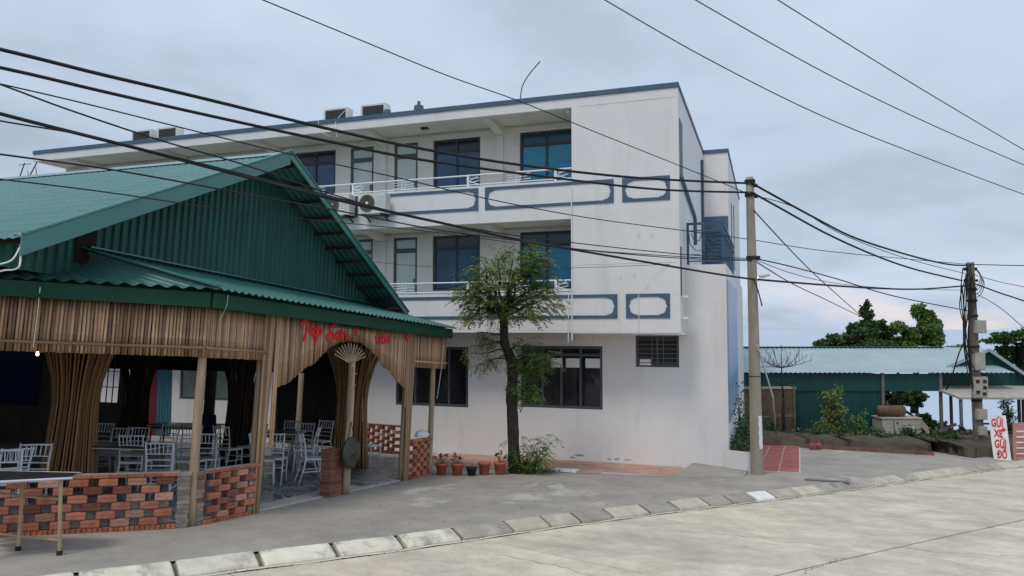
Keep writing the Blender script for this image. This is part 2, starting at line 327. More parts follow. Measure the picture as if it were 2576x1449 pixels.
def _ftile(t, N, K, b):     # printed floor tile: blue-grey with pale zigzag strokes
    b.inputs['Roughness'].default_value = 0.28
    tcn = N.new('ShaderNodeTexCoord'); mpn = N.new('ShaderNodeMapping'); mpn.inputs['Rotation'].default_value = (0,0,R(45)); K(tcn.outputs['Object'], mpn.inputs[0])
    br = N.new('ShaderNodeTexBrick'); br.inputs['Scale'].default_value = 5.0; br.inputs['Mortar Size'].default_value = 0.0; br.inputs['Bias'].default_value = -0.1
    br.inputs['Color1'].default_value = (0.055,0.066,0.078,1); br.inputs['Color2'].default_value = (0.42,0.435,0.45,1); K(mpn.outputs[0], br.inputs['Vector'])
    K(br.outputs['Color'], b.inputs['Base Color'])
m_ftile = special('printed_floor_tile', _ftile)
def _banner(t, N, K, b):    # faded print of sky over water
    b.inputs['Roughness'].default_value = 0.5
    tcn = N.new('ShaderNodeTexCoord'); sp = N.new('ShaderNodeSeparateXYZ'); K(tcn.outputs['Generated'], sp.inputs[0])
    n = N.new('ShaderNodeTexNoise'); n.inputs['Scale'].default_value = 6; n.inputs['Detail'].default_value = 5; K(tcn.outputs['Generated'], n.inputs['Vector'])
    ma = N.new('ShaderNodeMath'); ma.operation = 'MULTIPLY_ADD'; K(n.outputs['Fac'], ma.inputs[0]); ma.inputs[1].default_value = 0.45; K(sp.outputs['Z'], ma.inputs[2])
    rp = N.new('ShaderNodeValToRGB'); e = rp.color_ramp.elements; e[0].position = 0.2; e[0].color = (0.12,0.20,0.33,1); e[1].position = 1.15 if False else 1.0; e[1].color = (0.42,0.52,0.72,1)
    q = e.new(0.45); q.color = (0.10,0.26,0.52,1); q = e.new(0.6); q.color = (0.30,0.42,0.66,1); q = e.new(0.30); q.color = (0.35,0.42,0.50,1)
    K(ma.outputs[0], rp.inputs[0]); K(rp.outputs[0], b.inputs['Base Color'])
m_banner = special('printed_banner', _banner)
def _lit(t, N, K, b):
    b.inputs['Emission Color'].default_value = (1,0.72,0.35,1); b.inputs['Emission Strength'].default_value = 6
m_bulb = special('lit_bulb', _lit)

# ================================================================== SETTING
# terrain: one sheet that falls with the slope, then drops to the sea behind the shed
def terr(u, v):
    x = -260 + 560*u
    ys = [-120, -40, 0, 20, 34, 44, 50, 60, 75, 110]; k = v*(len(ys)-1); i = min(int(k), len(ys)-2); y = ys[i] + (ys[i+1]-ys[i])*(k-i)
    z = -SLOPE*y - 0.32
    if y > 44: z = -SLOPE*44 - 0.32 - (y-44)*0.42
    if y > 20: z += 0.10*math.sin(x*0.9 + y*0.7)
    return (x, y, z)
mb = MB().grid(terr, 56, 9); tag(mb.build('ground', m_dirt), kind='structure')
tag(MB().grid(lambda u, v: (-3500+7000*u, 46+6000*v*v, -7.2), 20, 20).build('sea', m_sea), kind='structure')

# kerb line (foot of the kerb on the road side), ground frame
KP = [(-13.2,-4.0),(-9.6,1.15),(-7.6,3.95),(-5.6,6.85),(-4.5,8.42),(-3.35,10.30),(-2.35,11.85),(-0.72,14.22),(1.47,17.35),(4.35,21.85),(6.95,25.6),(12.0,33.0),(18,41)]
kl = catmull([(x,y,0) for x,y in KP], 24)
acc = [0.0]
for a, b in zip(kl, kl[1:]): acc.append(acc[-1] + (b-a).length)
def kerb_at(s):
    s = max(0, min(s, acc[-1]-1e-4)); i = next(k for k in range(len(acc)-1) if acc[k+1] > s)
    p = kl[i].lerp(kl[i+1], (s-acc[i])/(acc[i+1]-acc[i])); d = (kl[min(i+3,len(kl)-1)]-kl[max(i-2,0)]).normalized()
    return p, d, Vector((-d.y, d.x, 0))                 # point, along, towards the pavement
SOFF = 0
# road: concrete slabs with open joints, each its own piece
road = tag(MB().grid(lambda u, v: (lambda p, d, n: (p.x - n.x*(0.0+26*v), p.y - n.y*(0.0+26*v), -0.20))(*kerb_at(u*acc[-1])), 60, 4).build('road', m_joint, M=TM), kind='structure')
s0 = next(acc[i] for i in range(len(acc)) if kl[i].y > 6.85)    # stone just left of the picture's lower edge
rows = [(0.07, 3.42), (3.45, 6.9), (6.93, 10.4), (10.43, 14.0)]
for r, (w0, w1) in enumerate(rows):
    for k in range(-3, 8):
        a, b = s0 + 3.15 + 3.35*k + 0.4*r, s0 + 3.15 + 3.35*(k+1) + 0.4*r
        if b < 0.5 or a > acc[-1]-0.5: continue
        vs = []
        for t in range(5):
            p, d, n = kerb_at(a + 0.007 + (b-a-0.014)*t/4)
            sk = 0.18*1.0
            for wd in (w0, w1): q = p - n*wd + d*(wd*sk); vs.append((q.x, q.y))
        m_ = MB(); N_ = len(vs)
        m_.v = [(x, y, -0.120) for x, y in vs] + [(x, y, -0.19) for x, y in vs]
        for t in range(4): m_.f.append((2*t, 2*t+1, 2*t+3, 2*t+2))
        for t in range(4): m_.f += [(2*t, 2*t+2, 2*t+2+N_, 2*t+N_), (2*t+1, 2*t+1+N_, 2*t+3+N_, 2*t+3)]
        m_.f += [(0, N_, N_+1, 1), (8, 9, 9+N_, 8+N_)]
        m_.build('road_slab', m_road, road, M=TM)
gm_ = MB()
gm_.grid(lambda u, v: (lambda p, d, n: (p.x + n.x*(0.02-0.085*v), p.y + n.y*(0.02-0.085*v), -0.112 - 0.006*math.sin(u*300)))(*kerb_at(u*acc[-1])), 160, 1)
gm_.build('gutter_strip', m_gutter, road, M=TM)

# kerb: mortar bed with single stones
kerb = tag(MB().grid(lambda u, v: (lambda p, d, n: (p.x + n.x*(0.015+0.30*v), p.y + n.y*(0.015+0.30*v), -0.150 + 0.125*min(1, v*1.15)))(*kerb_at(u*acc[-1])), 120, 6).build('kerb', m_joint, M=TM), kind='structure')
s = s0 - 7.9; k = 0
while s < acc[-1] - 1:
    ln = 0.90 if s < s0 + 3.0 else random.choice([0.62,0.70,0.78,0.84])
    p, d, n = kerb_at(s + ln/2)
    hl = ln/2 - random.uniform(0.018, 0.042)
    prof = [(0.005,-0.19),(0.0,-0.095),(0.018,-0.070),(0.225,0.008),(0.262,0.014),(0.29,0.0),(0.29,-0.19)]
    tw = random.uniform(-0.012, 0.012); m_ = MB(); nn = len(prof)
    for sg, ins in ((-1, 0.0), (-1, -0.022), (1, -0.022), (1, 0.0)):
        sc = 1 if ins else 0.0
        for (wd, z) in prof:
            q = p + d*(sg*(hl + (0 if ins == 0 else ins))) + n*(wd + (0.012 if ins == 0 and wd < 0.05 else 0) + tw*sg)
            m_.v.append((q.x, q.y, z - (0.012 if ins == 0 and z > -0.1 else 0)))
    for j in range(3):
        for i in range(nn-1): a = j*nn + i; m_.f.append((a, a+1, a+1+nn, a+nn))
    m_.f += [tuple(range(nn))[::-1], tuple(range(3*nn, 4*nn))]
    rel = s - s0
    if -8 < rel < 2.55: mm = m_kerbc
    elif 9.0 < rel < 9.8: mm = m_kerbw
    else: mm = m_kerbb if random.random() < 0.5 and rel > 3.4 else m_kerbg
    m_.build('kerbstone', mm, kerb, M=TM)
    s += ln; k += 1

# pavement (one concrete apron between kerb and buildings)
pv = []
for i in range(61):
    p, d, n = kerb_at(acc[-1]*i/60.0); pv.append(p + n*0.285)
pm = MB()
def prow(p):
    xl = min(p.x - 0.5, -34 + 0*p.y); return xl
NX = 24
for i, p in enumerate(pv):
    for j in range(NX+1):
        t = (j/NX)**2.2; x = p.x + (-40 - p.x)*t
        y = p.y + 0.0*t
        pm.v.append((x, y, 0.004*math.sin(x*1.7+y*2.3)*(1 if 0 < j else 0)))
for i in range(60):
    for j in range(NX):
        a = i*(NX+1)+j; pm.f.append((a, a+1, a+NX+2, a+NX+1))
tag(pm.build('pavement', m_concrete, M=TM), kind='structure')
# the apron rises a little against the hotel's corner
rp = [g(1698,1200), g(1760,1205), g(1872,1200), g(1895,1172,0.12), g(1826,1167,0.12), g(1748,1162,0.14)]
rm = MB(); rb = [(p.x, p.y, -0.1) for p in rp]
zt = [0.006, 0.006, 0.012, 0.12, 0.135, 0.14]
tops = [(p.x, p.y, z) for p, z in zip(rp, zt)]; tops[3] = (-0.45, 19.6, 0.10); tops[4] = (tops[4][0], tops[4][1]+0.6, 0.14); tops[5] = (tops[5][0]-0.02, 18.95, 0.15)
cmid = (sum(t[0] for t in tops)/6, sum(t[1] for t in tops)/6, 0.05)
rm.add(tops + [cmid], [(i, (i+1) % 6, 6) for i in range(6)])
rm.add([(t[0], t[1], t[2]) for t in tops] + [(t[0], t[1], -0.1) for t in tops], [(i, i+6, (i+1) % 6 + 6, (i+1) % 6) for i in range(6)])
tag(rm.build('pavement_ramp', m_concrete, M=TM), kind='structure')

# terracotta paving in front of the hotel, tile by tile
def in_poly(x, y, P):
    c = False
    for i in range(len(P)):
        x1, y1 = P[i][:2]; x2, y2 = P[i-1][:2]
        if (y1 > y) != (y2 > y) and x < (x2-x1)*(y-y1)/(y2-y1)+x1: c = not c
    return c
TP_ = [(-8.6,15.95),(-6.9,16.05),(-4.85,16.25),(-2.05,16.78),(-1.98,18.85),(-8.6,18.85)]
bed = MB().add([(x,y,0.008) for x,y in TP_], [tuple(range(6))]).build('terracotta_paving', m_grout, M=TM); tag(bed, kind='structure')
tm_ = MB().box(-0.192,0.192,-0.192,0.192,-0.02,0.012).mesh('paving_tile', m_terra)
x = -8.5
while x < -2.0:
    y = 15.9
    while y < 18.8:
        if all(in_poly(x+a, y+b, TP_) for a in (-.15,.15) for b in (-.15,.15)): piece('paving_tile', tm_, bed, Matrix.Translation((x, y, 0.008+random.uniform(-.002,.002))), TM)
        y += 0.39
    x += 0.39
# red tiles beside the utility pole
RP_ = [(-0.9,19.05),(0.65,19.2),(0.97,28.5),(-0.7,28.0)]
bed = MB().add([(x,y,0.008) for x,y in RP_]+[(x,y,-0.1) for x,y in RP_], [(0,1,2,3),(0,4,5,1),(1,5,6,2)]).build('red_tile_paving', m_grout, M=TM); tag(bed, kind='structure')
tm_ = MB().box(-0.218,0.218,-0.218,0.218,-0.02,0.012).mesh('paving_tile', m_redtile)
y = 19.45; ri = 0
while y < 28.2:
    for c in range(4):
        x = 0.63 + 0.034*(y-19.41) - 0.235 - 0.465*c
        if in_poly(x, y, RP_): piece('paving_tile', tm_, bed, Matrix.Translation((x, y, 0.010+random.uniform(-.003,.003))), TM)
    y += 0.465

# ================================================================== HOTEL (world frame, level)
FY, BY, GY = 17.80, 19.00, 18.72            # front plane, recessed wall, ground-floor wall
XR, XE, XL = -1.97, -0.97, -23.07
hotel = thing('hotel_building', 'white three storey building with blue grey trim and recessed balconies behind the green roofed hut', 'building', (-12, 19, -1.39))
def B(name, mt, *boxes, parent=hotel):
    m_ = MB()
    for b in boxes: m_.box(*b)
    return m_.build(name, mt, parent)
def openwall(name, mt, x0, x1, z0, z1, y0, y1, holes, parent=hotel):
    """a wall slab with rectangular openings cut through it"""
    xs = sorted({x0, x1, *[h[0] for h in holes], *[h[1] for h in holes]}); m_ = MB()
    for a, b in zip(xs, xs[1:]):
        hs = sorted([(h[2], h[3]) for h in holes if h[0] < (a+b)/2 < h[1]]); z = z0
        for lo, hi in hs: 
            if lo > z: m_.box(a, b, y0, y1, z, lo)
            z = hi
        if z < z1: m_.box(a, b, y0, y1, z, z1)
    return m_.build(name, mt, parent)
# openings of the two upper floors, mirrored pairs of rooms
def floor_openings(zw0, zw1, zd0):
    W = []; D = []
    W += [(-6.37,-4.85), (-8.98,-7.54), (-13.65,-12.20), (-16.3,-14.85), (-20.95,-19.5)]
    D += [(-10.23,-9.47), (-11.69,-10.91), (-17.5,-16.75), (-18.95,-18.2)]
    return [(a, b, zw0, zw1) for a, b in W], [(a, b, zd0, zw1) for a, b in D]
up = floor_openings(5.99, 7.41, 5.02); lo = floor_openings(3.11, 4.66, 2.16)
openwall('wall', m_wall_in, XL, XR-0.2, 4.98, 7.62, BY, BY+0.2, up[0]+up[1])
openwall('wall', m_wall_in, XL, XR-0.2, 2.10, 4.80, BY, BY+0.2, lo[0]+lo[1])
ghole = [(-6.25,-4.05,-0.03,1.59), (-9.97,-7.76,-0.10,1.54), (-3.20,-2.12,1.08,1.87), (-14.05,-11.13,-2.2,1.62), (-17.6,-15.6,-0.17,1.52), (-19.06,-17.9,-2.2,1.45)]
openwall('wall', m_wall, XL, XE, -3.2, 1.935, GY, GY+0.22, ghole)
# the low wing at the right corner with its roof terrace
B('wing_wall', m_wall, (-1.99, XE, GY+0.001, GY+0.22, 1.936, 3.62))
B('side_wall', m_wall, (XE-0.22, XE, GY+0.221, 30.5, -3.4, 3.62))
B('terrace_floor', m_wall, (XR+0.002, XE-0.001, GY+0.222, 24.9, 3.45, 3.61))
# upper side wall and end pier
pierm = MB(); pierm.box(-4.60, XR, FY, BY-0.002, 1.94, 7.83)
pierm.build('pier', m_wall, hotel)
openwall_side = MB()
openwall_side.box(XR-0.22, XR-0.001, BY+0.0, 24.9, 1.94, 7.83); openwall_side.build('side_wall', m_wall, hotel)
B('back_mass', m_dark, (XL+0.25, XR-0.3, 21.5, 32.5, -3.4, 7.55))
B('end_wall', m_wall, (XL, XL+0.22, BY+0.201, 32.5, -3.2, 7.6))
# slabs and balcony fronts
B('roof_slab', m_wall_in, (XL, -4.602, FY+0.16, BY-0.001, 7.62, 7.80), (XL, XR-0.01, BY+0.0, 33, 7.625, 7.80))
B('roof_edge', m_wall, (XL, -4.601, FY+0.001, FY+0.158, 7.60, 7.835), (XL+0.001, XL+0.16, FY+0.16, BY+0.2, 7.60, 7.618))
B('roof_coping', m_trim, (XL-0.02, XR+0.02, FY-0.025, FY+0.22, 7.836, 7.955), (XR-0.22, XR+0.022, FY+0.221, 24.9, 7.836, 7.95), (XL-0.018, XL+0.2, FY+0.221, 33, 7.836, 7.95))
for z0, z1, zs in ((4.78, 5.77, 4.98), (1.94, 2.95, 2.10)):
    B('balcony_slab', m_wall_in, (XL+0.01, -4.602, FY+0.152, BY-0.001, z0+0.012, zs))
    B('balcony_front', m_wall, (XL, -4.601, FY+0.001, FY+0.15, z0, z1))
B('shade_soffit', m_soffit_dim, (XL+0.05, -2.7, FY+0.16, GY-0.004, 1.932, 1.951))  # unseen sheet, added to deepen the shade on the wall below
B('soffit_lip', m_wall, (XR-0.6, XR+0.06, FY+0.02, GY-0.004, 1.90, 1.938), (-4.6, XR-0.61, FY+0.01, GY-0.004, 1.915, 1.938))
# concrete beams, pilasters and the dirty cornice line of the recess
for ztop, zfl in ((7.62, 4.98), (4.79, 2.10)):
    for xc in (-6.94, -10.57, -14.25, -17.85, -21.5):
        m_ = MB(); y0 = FY+0.162
        m_.add([(xc-0.11,y0,ztop-0.002),(xc+0.11,y0,ztop-0.002),(xc+0.11,y0,ztop-0.07),(xc-0.11,y0,ztop-0.07),(xc-0.11,BY-0.002,ztop-0.002),(xc+0.11,BY-0.002,ztop-0.002),(xc+0.11,BY-0.002,ztop-0.23),(xc-0.11,BY-0.002,ztop-0.23)],
               [(0,1,2,3),(4,7,6,5),(0,3,7,4),(1,5,6,2),(3,2,6,7)])
        m_.build('beam', m_wall_in, hotel)
        B('pilaster', m_wall_in, (xc-0.10, xc+0.10, BY-0.055, BY-0.0015, zfl, ztop-0.232))
    B('cornice', m_wall_in, (XL+0.3, -4.61, BY-0.04, BY-0.002, ztop-0.13, ztop-0.06))
def window(x0, x1, z0, z1, y, glass, frame, cols, transom=None, glass2=None, t=0.055, deep=0.07, parent=hotel):
    wn_ = MB()
    wn_.box(x0, x1, y, y+deep, z0, z0+t); wn_.box(x0, x1, y, y+deep, z1-t, z1)
    wn_.box(x0, x0+t, y, y+deep, z0+t, z1-t); wn_.box(x1-t, x1, y, y+deep, z0+t, z1-t)
    o = wn_.build('window', frame, parent)
    xs = [x0+t + (x1-x0-2*t)*i/cols for i in range(cols+1)]; zs = [z0+t, z1-t] if transom is None else [z0+t, transom, z1-t]
    for x in xs[1:-1]: MB().box(x-t*0.45, x+t*0.45, y+0.004, y+deep-0.01, z0+t, z1-t).build('mullion', frame, o)
    if transom: MB().box(x0+t, x1-t, y+0.008, y+deep-0.012, transom-t*0.5, transom+t*0.5).build('transom', frame, o)
    for i in range(cols):
        for j in range(len(zs)-1):
            tl = random.uniform(-0.006, 0.006)
            MB().add([(xs[i]+0.01, y+0.035+tl, zs[j]), (xs[i+1]-0.01, y+0.035-tl, zs[j]), (xs[i+1]-0.01, y+0.035-tl, zs[j+1]), (xs[i]+0.01, y+0.035+tl, zs[j+1]),
                      (xs[i]+0.01, y+0.045, zs[j]), (xs[i+1]-0.01, y+0.045, zs[j]), (xs[i+1]-0.01, y+0.045, zs[j+1]), (xs[i]+0.01, y+0.045, zs[j+1])],
                     [(0,1,2,3),(4,7,6,5),(0,3,7,4),(1,5,6,2),(3,2,6,7),(0,4,5,1)]).build('pane', (glass2 or glass) if j else glass, o)
    return o
def door(x0, x1, z0, z1, y, parent=hotel):
    t = 0.065; dm = MB()
    dm.box(x0, x0+t, y, y+0.08, z0, z1); dm.box(x1-t, x1, y, y+0.08, z0, z1); dm.box(x0+t, x1-t, y, y+0.08, z1-t, z1)
    o = dm.build('door', m_frame2, parent)
    zt = z1-0.34
    MB().box(x0+t, x1-t, y+0.005, y+0.07, zt-0.10, zt+0.03).build('transom', m_frame2, o)
    MB().box(x0+t, x1-t, y+0.03, y+0.05, zt+0.03, z1-t).build('pane', m_glassw, o)
    MB().box(x0+t, x1-t, y+0.03, y+0.05, z0+0.05, zt-0.10).build('pane', m_glassw, o)
    MB().box(x1-t-0.06, x1-t-0.03, y+0.0, y+0.028, (z0+z1)/2-0.1, (z0+z1)/2+0.06).build('handle', m_frame, o)
for W, Dn in (up, lo):
    for i, (a, b, z0, z1) in enumerate(W):
        gl, g2_ = (m_glassc, m_glasst) if i == 0 else (m_glassb, m_glassn)
        window(a+0.004, b-0.004, z0+0.003, z1-0.003, BY+0.03, gl, m_frame, 2, z1-0.37, g2_, 0.065)
    for a, b, z0, z1 in Dn: door(a+0.004, b-0.004, z0, z1-0.003, BY+0.03)
w1 = window(-6.246, -4.054, -0.027, 1.587, GY+0.03, m_glassd, m_frame2, 4, 1.36, t=0.07)
w2 = window(-9.966, -7.764, -0.097, 1.537, GY+0.03, m_glassd, m_frame2, 4, None, t=0.07)
w3 = window(-17.596, -15.604, -0.167, 1.517, GY+0.03, m_louv, m_frame2, 3, None, t=0.07)
for a, b in ((-5.42,-5.12),(-5.02,-4.66),(-4.50,-4.12)): MB().box(a, b, GY+0.022, GY+0.058, 1.03, 1.27).build('notice_sheet', m_white, w1)
for z in [0.0+0.075*i for i in range(20)]:
    MB().add([(-17.5,GY+0.05,z-0.1),(-15.7,GY+0.05,z-0.1),(-15.7,GY+0.028,z-0.05),(-17.5,GY+0.028,z-0.05)], [(0,1,2,3)]).build('louvre', m_louv, w3)
w4 = window(-3.196, -2.124, 1.083, 1.867, GY+0.06, m_glassd, m_frame2, 2, None, t=0.06)
for i in range(6): MB().box(-3.15, -2.17, GY+0.02, GY+0.034, 1.18+0.115*i, 1.195+0.115*i).build('grille_bar', m_acg, w4)
for x in (-2.78, -2.50): MB().box(x-0.008, x+0.008, GY+0.012, GY+0.02, 1.09, 1.86).build('grille_bar', m_acg, w4)
MB().box(-3.10, -2.82, GY+0.036, GY+0.058, 1.12, 1.27).build('vent_cover', m_white, w4)
# entrance under the hut and the curtained side door
ent = MB(); ent.box(-14.05,-13.97,GY+0.02,GY+0.14,-2.0,1.62); ent.box(-11.21,-11.13,GY+0.02,GY+0.14,-2.0,1.62); ent.box(-13.97,-11.21,GY+0.02,GY+0.14,1.5,1.62)
ent = ent.build('entrance', m_frame, hotel)
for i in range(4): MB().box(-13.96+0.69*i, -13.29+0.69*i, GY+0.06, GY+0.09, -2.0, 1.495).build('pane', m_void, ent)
MB().box(-19.05,-18.56,GY+0.05,GY+0.09,-2.0,1.45).build('curtain', m_red, hotel)
cm_ = MB().grid(lambda u, v: (-18.54+0.62*u, GY+0.03+0.025*math.sin(u*34), -1.5+2.95*v), 24, 2).build('curtain', m_teal, hotel)
# side wall: slit windows, downpipes, ledges
for y0, y1, z0, z1 in ((18.0,18.62,5.74,7.14),(17.90,18.12,2.82,4.0)): B('slit_window', m_frame, (XR-0.02, XR+0.012, y0, y1, z0, z1))
def tubepart(name, pts, r, mt, parent, n=6, M=ID): return MB().tube(pts, r, n).build(name, mt, parent, M)
tubepart('downpipe', [(XR+0.05,17.95,5.70),(XR+0.05,18.05,5.66),(XR+0.05,21.2,5.2),(XR+0.05,21.35,5.1),(XR+0.05,21.35,4.4)], 0.045, m_trim, hotel)
tubepart('downpipe', [(XR+0.05,24.0,7.4),(XR+0.05,24.0,3.62)], 0.05, m_trim, hotel)
for z in (2.83, 2.32): B('ledge', m_wall, (XR, XR+0.16, 17.95, 18.3, z-0.05, z))
tubepart('downpipe', [(-4.60,FY-0.03,5.60),(-4.60,FY-0.03,2.0),(-4.60,FY-0.03,1.75)], 0.016, m_rail, hotel)
tubepart('downpipe', [(-4.68,FY-0.03,2.9),(-4.70,FY-0.03,1.7)], 0.011, m_rail, hotel)
tubepart('downpipe', [(-2.95,FY-0.02,2.9),(-2.95,FY-0.02,1.95)], 0.009, m_wall_in, hotel)
# thin reveal lines of the plaster joints on the pier
B('plaster_joint', m_wall_in, (-4.4, XR-0.05, FY-0.006, FY, 7.60, 7.612))
B('plaster_joint', m_wall_in, (-4.55, XR-0.05, FY-0.006, FY, 3.62, 3.632))
# stair tower
B('stair_tower', m_wall, (-3.0, -1.18, 24.901, 34.5, -3.2, 7.80))
B('tower_coping', m_trim, (-1.969, -1.15, 24.87, 34.5, 7.801, 7.92))
sh = B('tower_door', m_trim, (-1.965, -1.2, 24.85, 24.899, 3.62, 5.70))
for i in range(12): MB().box(-1.93, -1.4, 24.83, 24.849, 3.75+0.13*i, 3.84+0.13*i).build('louvre', m_shut, sh)
for y0, y1, z0, z1 in ((26.6,27.0,4.2,6.4),(28.4,28.8,4.2,6.6),(26.6,27.0,0.2,2.9),(30.0,30.5,0.6,1.7),(30.6,31.0,-0.4,0.9)): B('slit_window', m_frame, (-1.2, -1.165, y0, y1, z0, z1))
# terrace railing of blue wrought iron
rl = B('terrace_railing', m_shut, (XR+0.06, XE-0.02, GY+0.06, GY+0.10, 4.62, 4.68), (XR+0.06, XE-0.02, GY+0.065, GY+0.095, 4.46, 4.49), (XR+0.06, XE-0.02, GY+0.065, GY+0.095, 3.70, 3.73),
       (XR+0.06, XR+0.12, GY+0.06, GY+0.10, 3.62, 4.62), (XE-0.10, XE-0.04, GY+0.06, GY+0.10, 3.62, 4.62), (XE-0.08, XE-0.04, GY+0.10, 24.8, 4.62, 4.68), (XE-0.075, XE-0.045, GY+0.10, 24.8, 4.46, 4.49), (XE-0.075, XE-0.045, GY+0.10, 24.8, 3.70, 3.73))
for j in range(12): MB().box(XE-0.075, XE-0.05, 19.3+0.45*j, 19.325+0.45*j, 3.73, 4.62).build('baluster', m_shut, rl)
for c in (0.28, 0.68):
    tubepart('scroll', catmull([(XR+c-0.16,GY+0.08,4.42),(XR+c-0.13,GY+0.08,4.15),(XR+c+0.02,GY+0.08,3.98),(XR+c+0.16,GY+0.08,4.0)], 5), 0.011, m_shut, rl, 5)
    tubepart('scroll', catmull([(XR+c-0.10,GY+0.08,4.42),(XR+c-0.05,GY+0.08,4.28),(XR+c+0.08,GY+0.08,4.22),(XR+c+0.15,GY+0.08,4.42)], 5), 0.011, m_shut, rl, 5)
    tubepart('scroll', [(XR+c-0.12,GY+0.08,3.88),(XR+c+0.1,GY+0.08,3.88),(XR+c+0.1,GY+0.08,3.80),(XR+c-0.12,GY+0.08,3.80)], 0.011, m_shut, rl, 5)
# raised panel frames on the balcony fronts
def panel(x0, x1, z0, z1):
    y = FY-0.018; t = 0.075; m_ = MB()
    m_.box(x0, x1, y, FY-0.001, z1-t, z1); m_.box(x0, x1, y, FY-0.001, z0, z0+t); m_.box(x0, x0+t, y, FY-0.001, z0+t, z1-t); m_.box(x1-t, x1, y, FY-0.001, z0+t, z1-t)
    r = 0.15
    for cx_, sx_ in ((x0+t, 1), (x1-t, -1)):
        for cz_, sz_ in ((z0+t, 1), (z1-t, -1)):
            pl = [(0,0),(r+0.03,0),(r+0.03,0.02),(r,0.025)]
            for k_ in range(1, 6):
                a = math.pi/2*k_/6; pl.append((r - r*math.sin(a)*0.86, 0.025 + (r-0.025)*(1-math.cos(a)) ))
            pl += [(0.025,r),(0.02,r+0.03),(0,r+0.03)]
            P3 = [(cx_+sx_*a, y+0.001, cz_+sz_*b) for a, b in pl]
            if sx_*sz_ < 0: P3 = P3[::-1]
            m_.prism(P3[::-1], (0, 0.014, 0))
    m_.build('panel_frame', m_trim, hotel)
for x0, x1 in ((-3.33,-2.18),(-6.92,-3.54),(-10.50,-7.11),(-14.1,-10.70),(-17.7,-14.3),(-21.2,-17.9)): panel(x0, x1, 5.12, 5.71)
for x0, x1 in ((-3.26,-2.21),(-6.85,-3.47),(-10.45,-7.05),(-14.1,-10.65)): panel(x0, x1, 2.29, 2.88)
# balcony railings
for zp, xs0 in ((5.77, -22.8), (2.95, -22.8)):
    zt = zp+0.30; m_ = MB(); m_.tube([(xs0,FY+0.07,zt),(-4.62,FY+0.07,zt)], 0.021, 6); m_.tube([(xs0,FY+0.07,zp+0.05),(-4.62,FY+0.07,zp+0.05)], 0.014, 6)
    r_ = m_.build('balcony_railing', m_rail, hotel)
    for xc in (-5.04, -7.43, -10.9, -13.3, -16.8, -19.2):
        MB().box(xc-0.03, xc+0.03, FY+0.05, FY+0.09, zp+0.001, zt).build('railing_post', m_rail, r_)
        for q in ([(xc+0.03,zp+0.15),(xc+0.28,zt-0.03)], [(xc+0.03,zp+0.15),(xc+0.30,zp+0.05)], [(xc+0.06,zp+0.22),(xc+0.32,zp+0.22)], [(xc+0.05,zp+0.10),(xc+0.33,zp+0.16)]):
            MB().tube([(q[0][0],FY+0.07,q[0][1]),(q[1][0],FY+0.07,q[1][1])], 0.011, 5).build('brace', m_rail, r_)
    for xc in (-6.1, -9.4, -12.2):
        for dz in (0.12, 0.19, 0.26): MB().tube([(xc-0.25,FY+0.07,zp+dz-0.03),(xc+0.4,FY+0.07,zp+dz)], 0.009, 5).build('brace', m_rail, r_)
        for dx in (0.0, 0.10): MB().tube([(xc+dx,FY+0.07,zp+0.05),(xc+dx+0.06,FY+0.07,zt)], 0.009, 5).build('brace', m_rail, r_)
# small fixtures on the ceiling
B('ceiling_lamp', m_black, (-9.05,-8.85,18.3,18.45,7.585,7.619)); B('ceiling_lamp', m_rail, (-4.78,-4.70,17.98,18.05,7.52,7.619))
for xc, zc in ((-2.93,4.30),(-2.62,4.28),(-3.05,3.30),(-3.4,3.28),(-2.75,3.05)): MB().prism([(xc+0.055*random.uniform(.4,1.2)*math.cos(a*0.52),FY-0.004,zc+0.085*random.uniform(.4,1.2)*math.sin(a*0.52)) for a in range(12)][::-1], (0,0.003,0)).build('plaster_patch', m_smudge, hotel)
for x0_, n__ in ((-4.9,2),(-3.9,3)):
    for k in range(n__):
        xc = x0_+0.22*k+random.uniform(-.05,.05); zc = -1.30+random.uniform(0,0.10); r1, r2 = random.uniform(.05,.16), random.uniform(.015,.045)
        MB().prism([(xc+r1*random.uniform(.6,1.1)*math.cos(a*0.7), GY-0.004, zc+r2*random.uniform(.6,1.2)*math.sin(a*0.7)) for a in range(9)][::-1], (0,0.003,0)).build('peeled_patch', m_peel, hotel)
# banner on the side wall
bn = MB().box(XE+0.002, XE+0.03, 18.95, 24.4, -0.25, 3.25).build('wall_banner', m_banner); tag(bn, 'tall faded blue banner on the narrow side wall behind the concrete pole', 'banner')

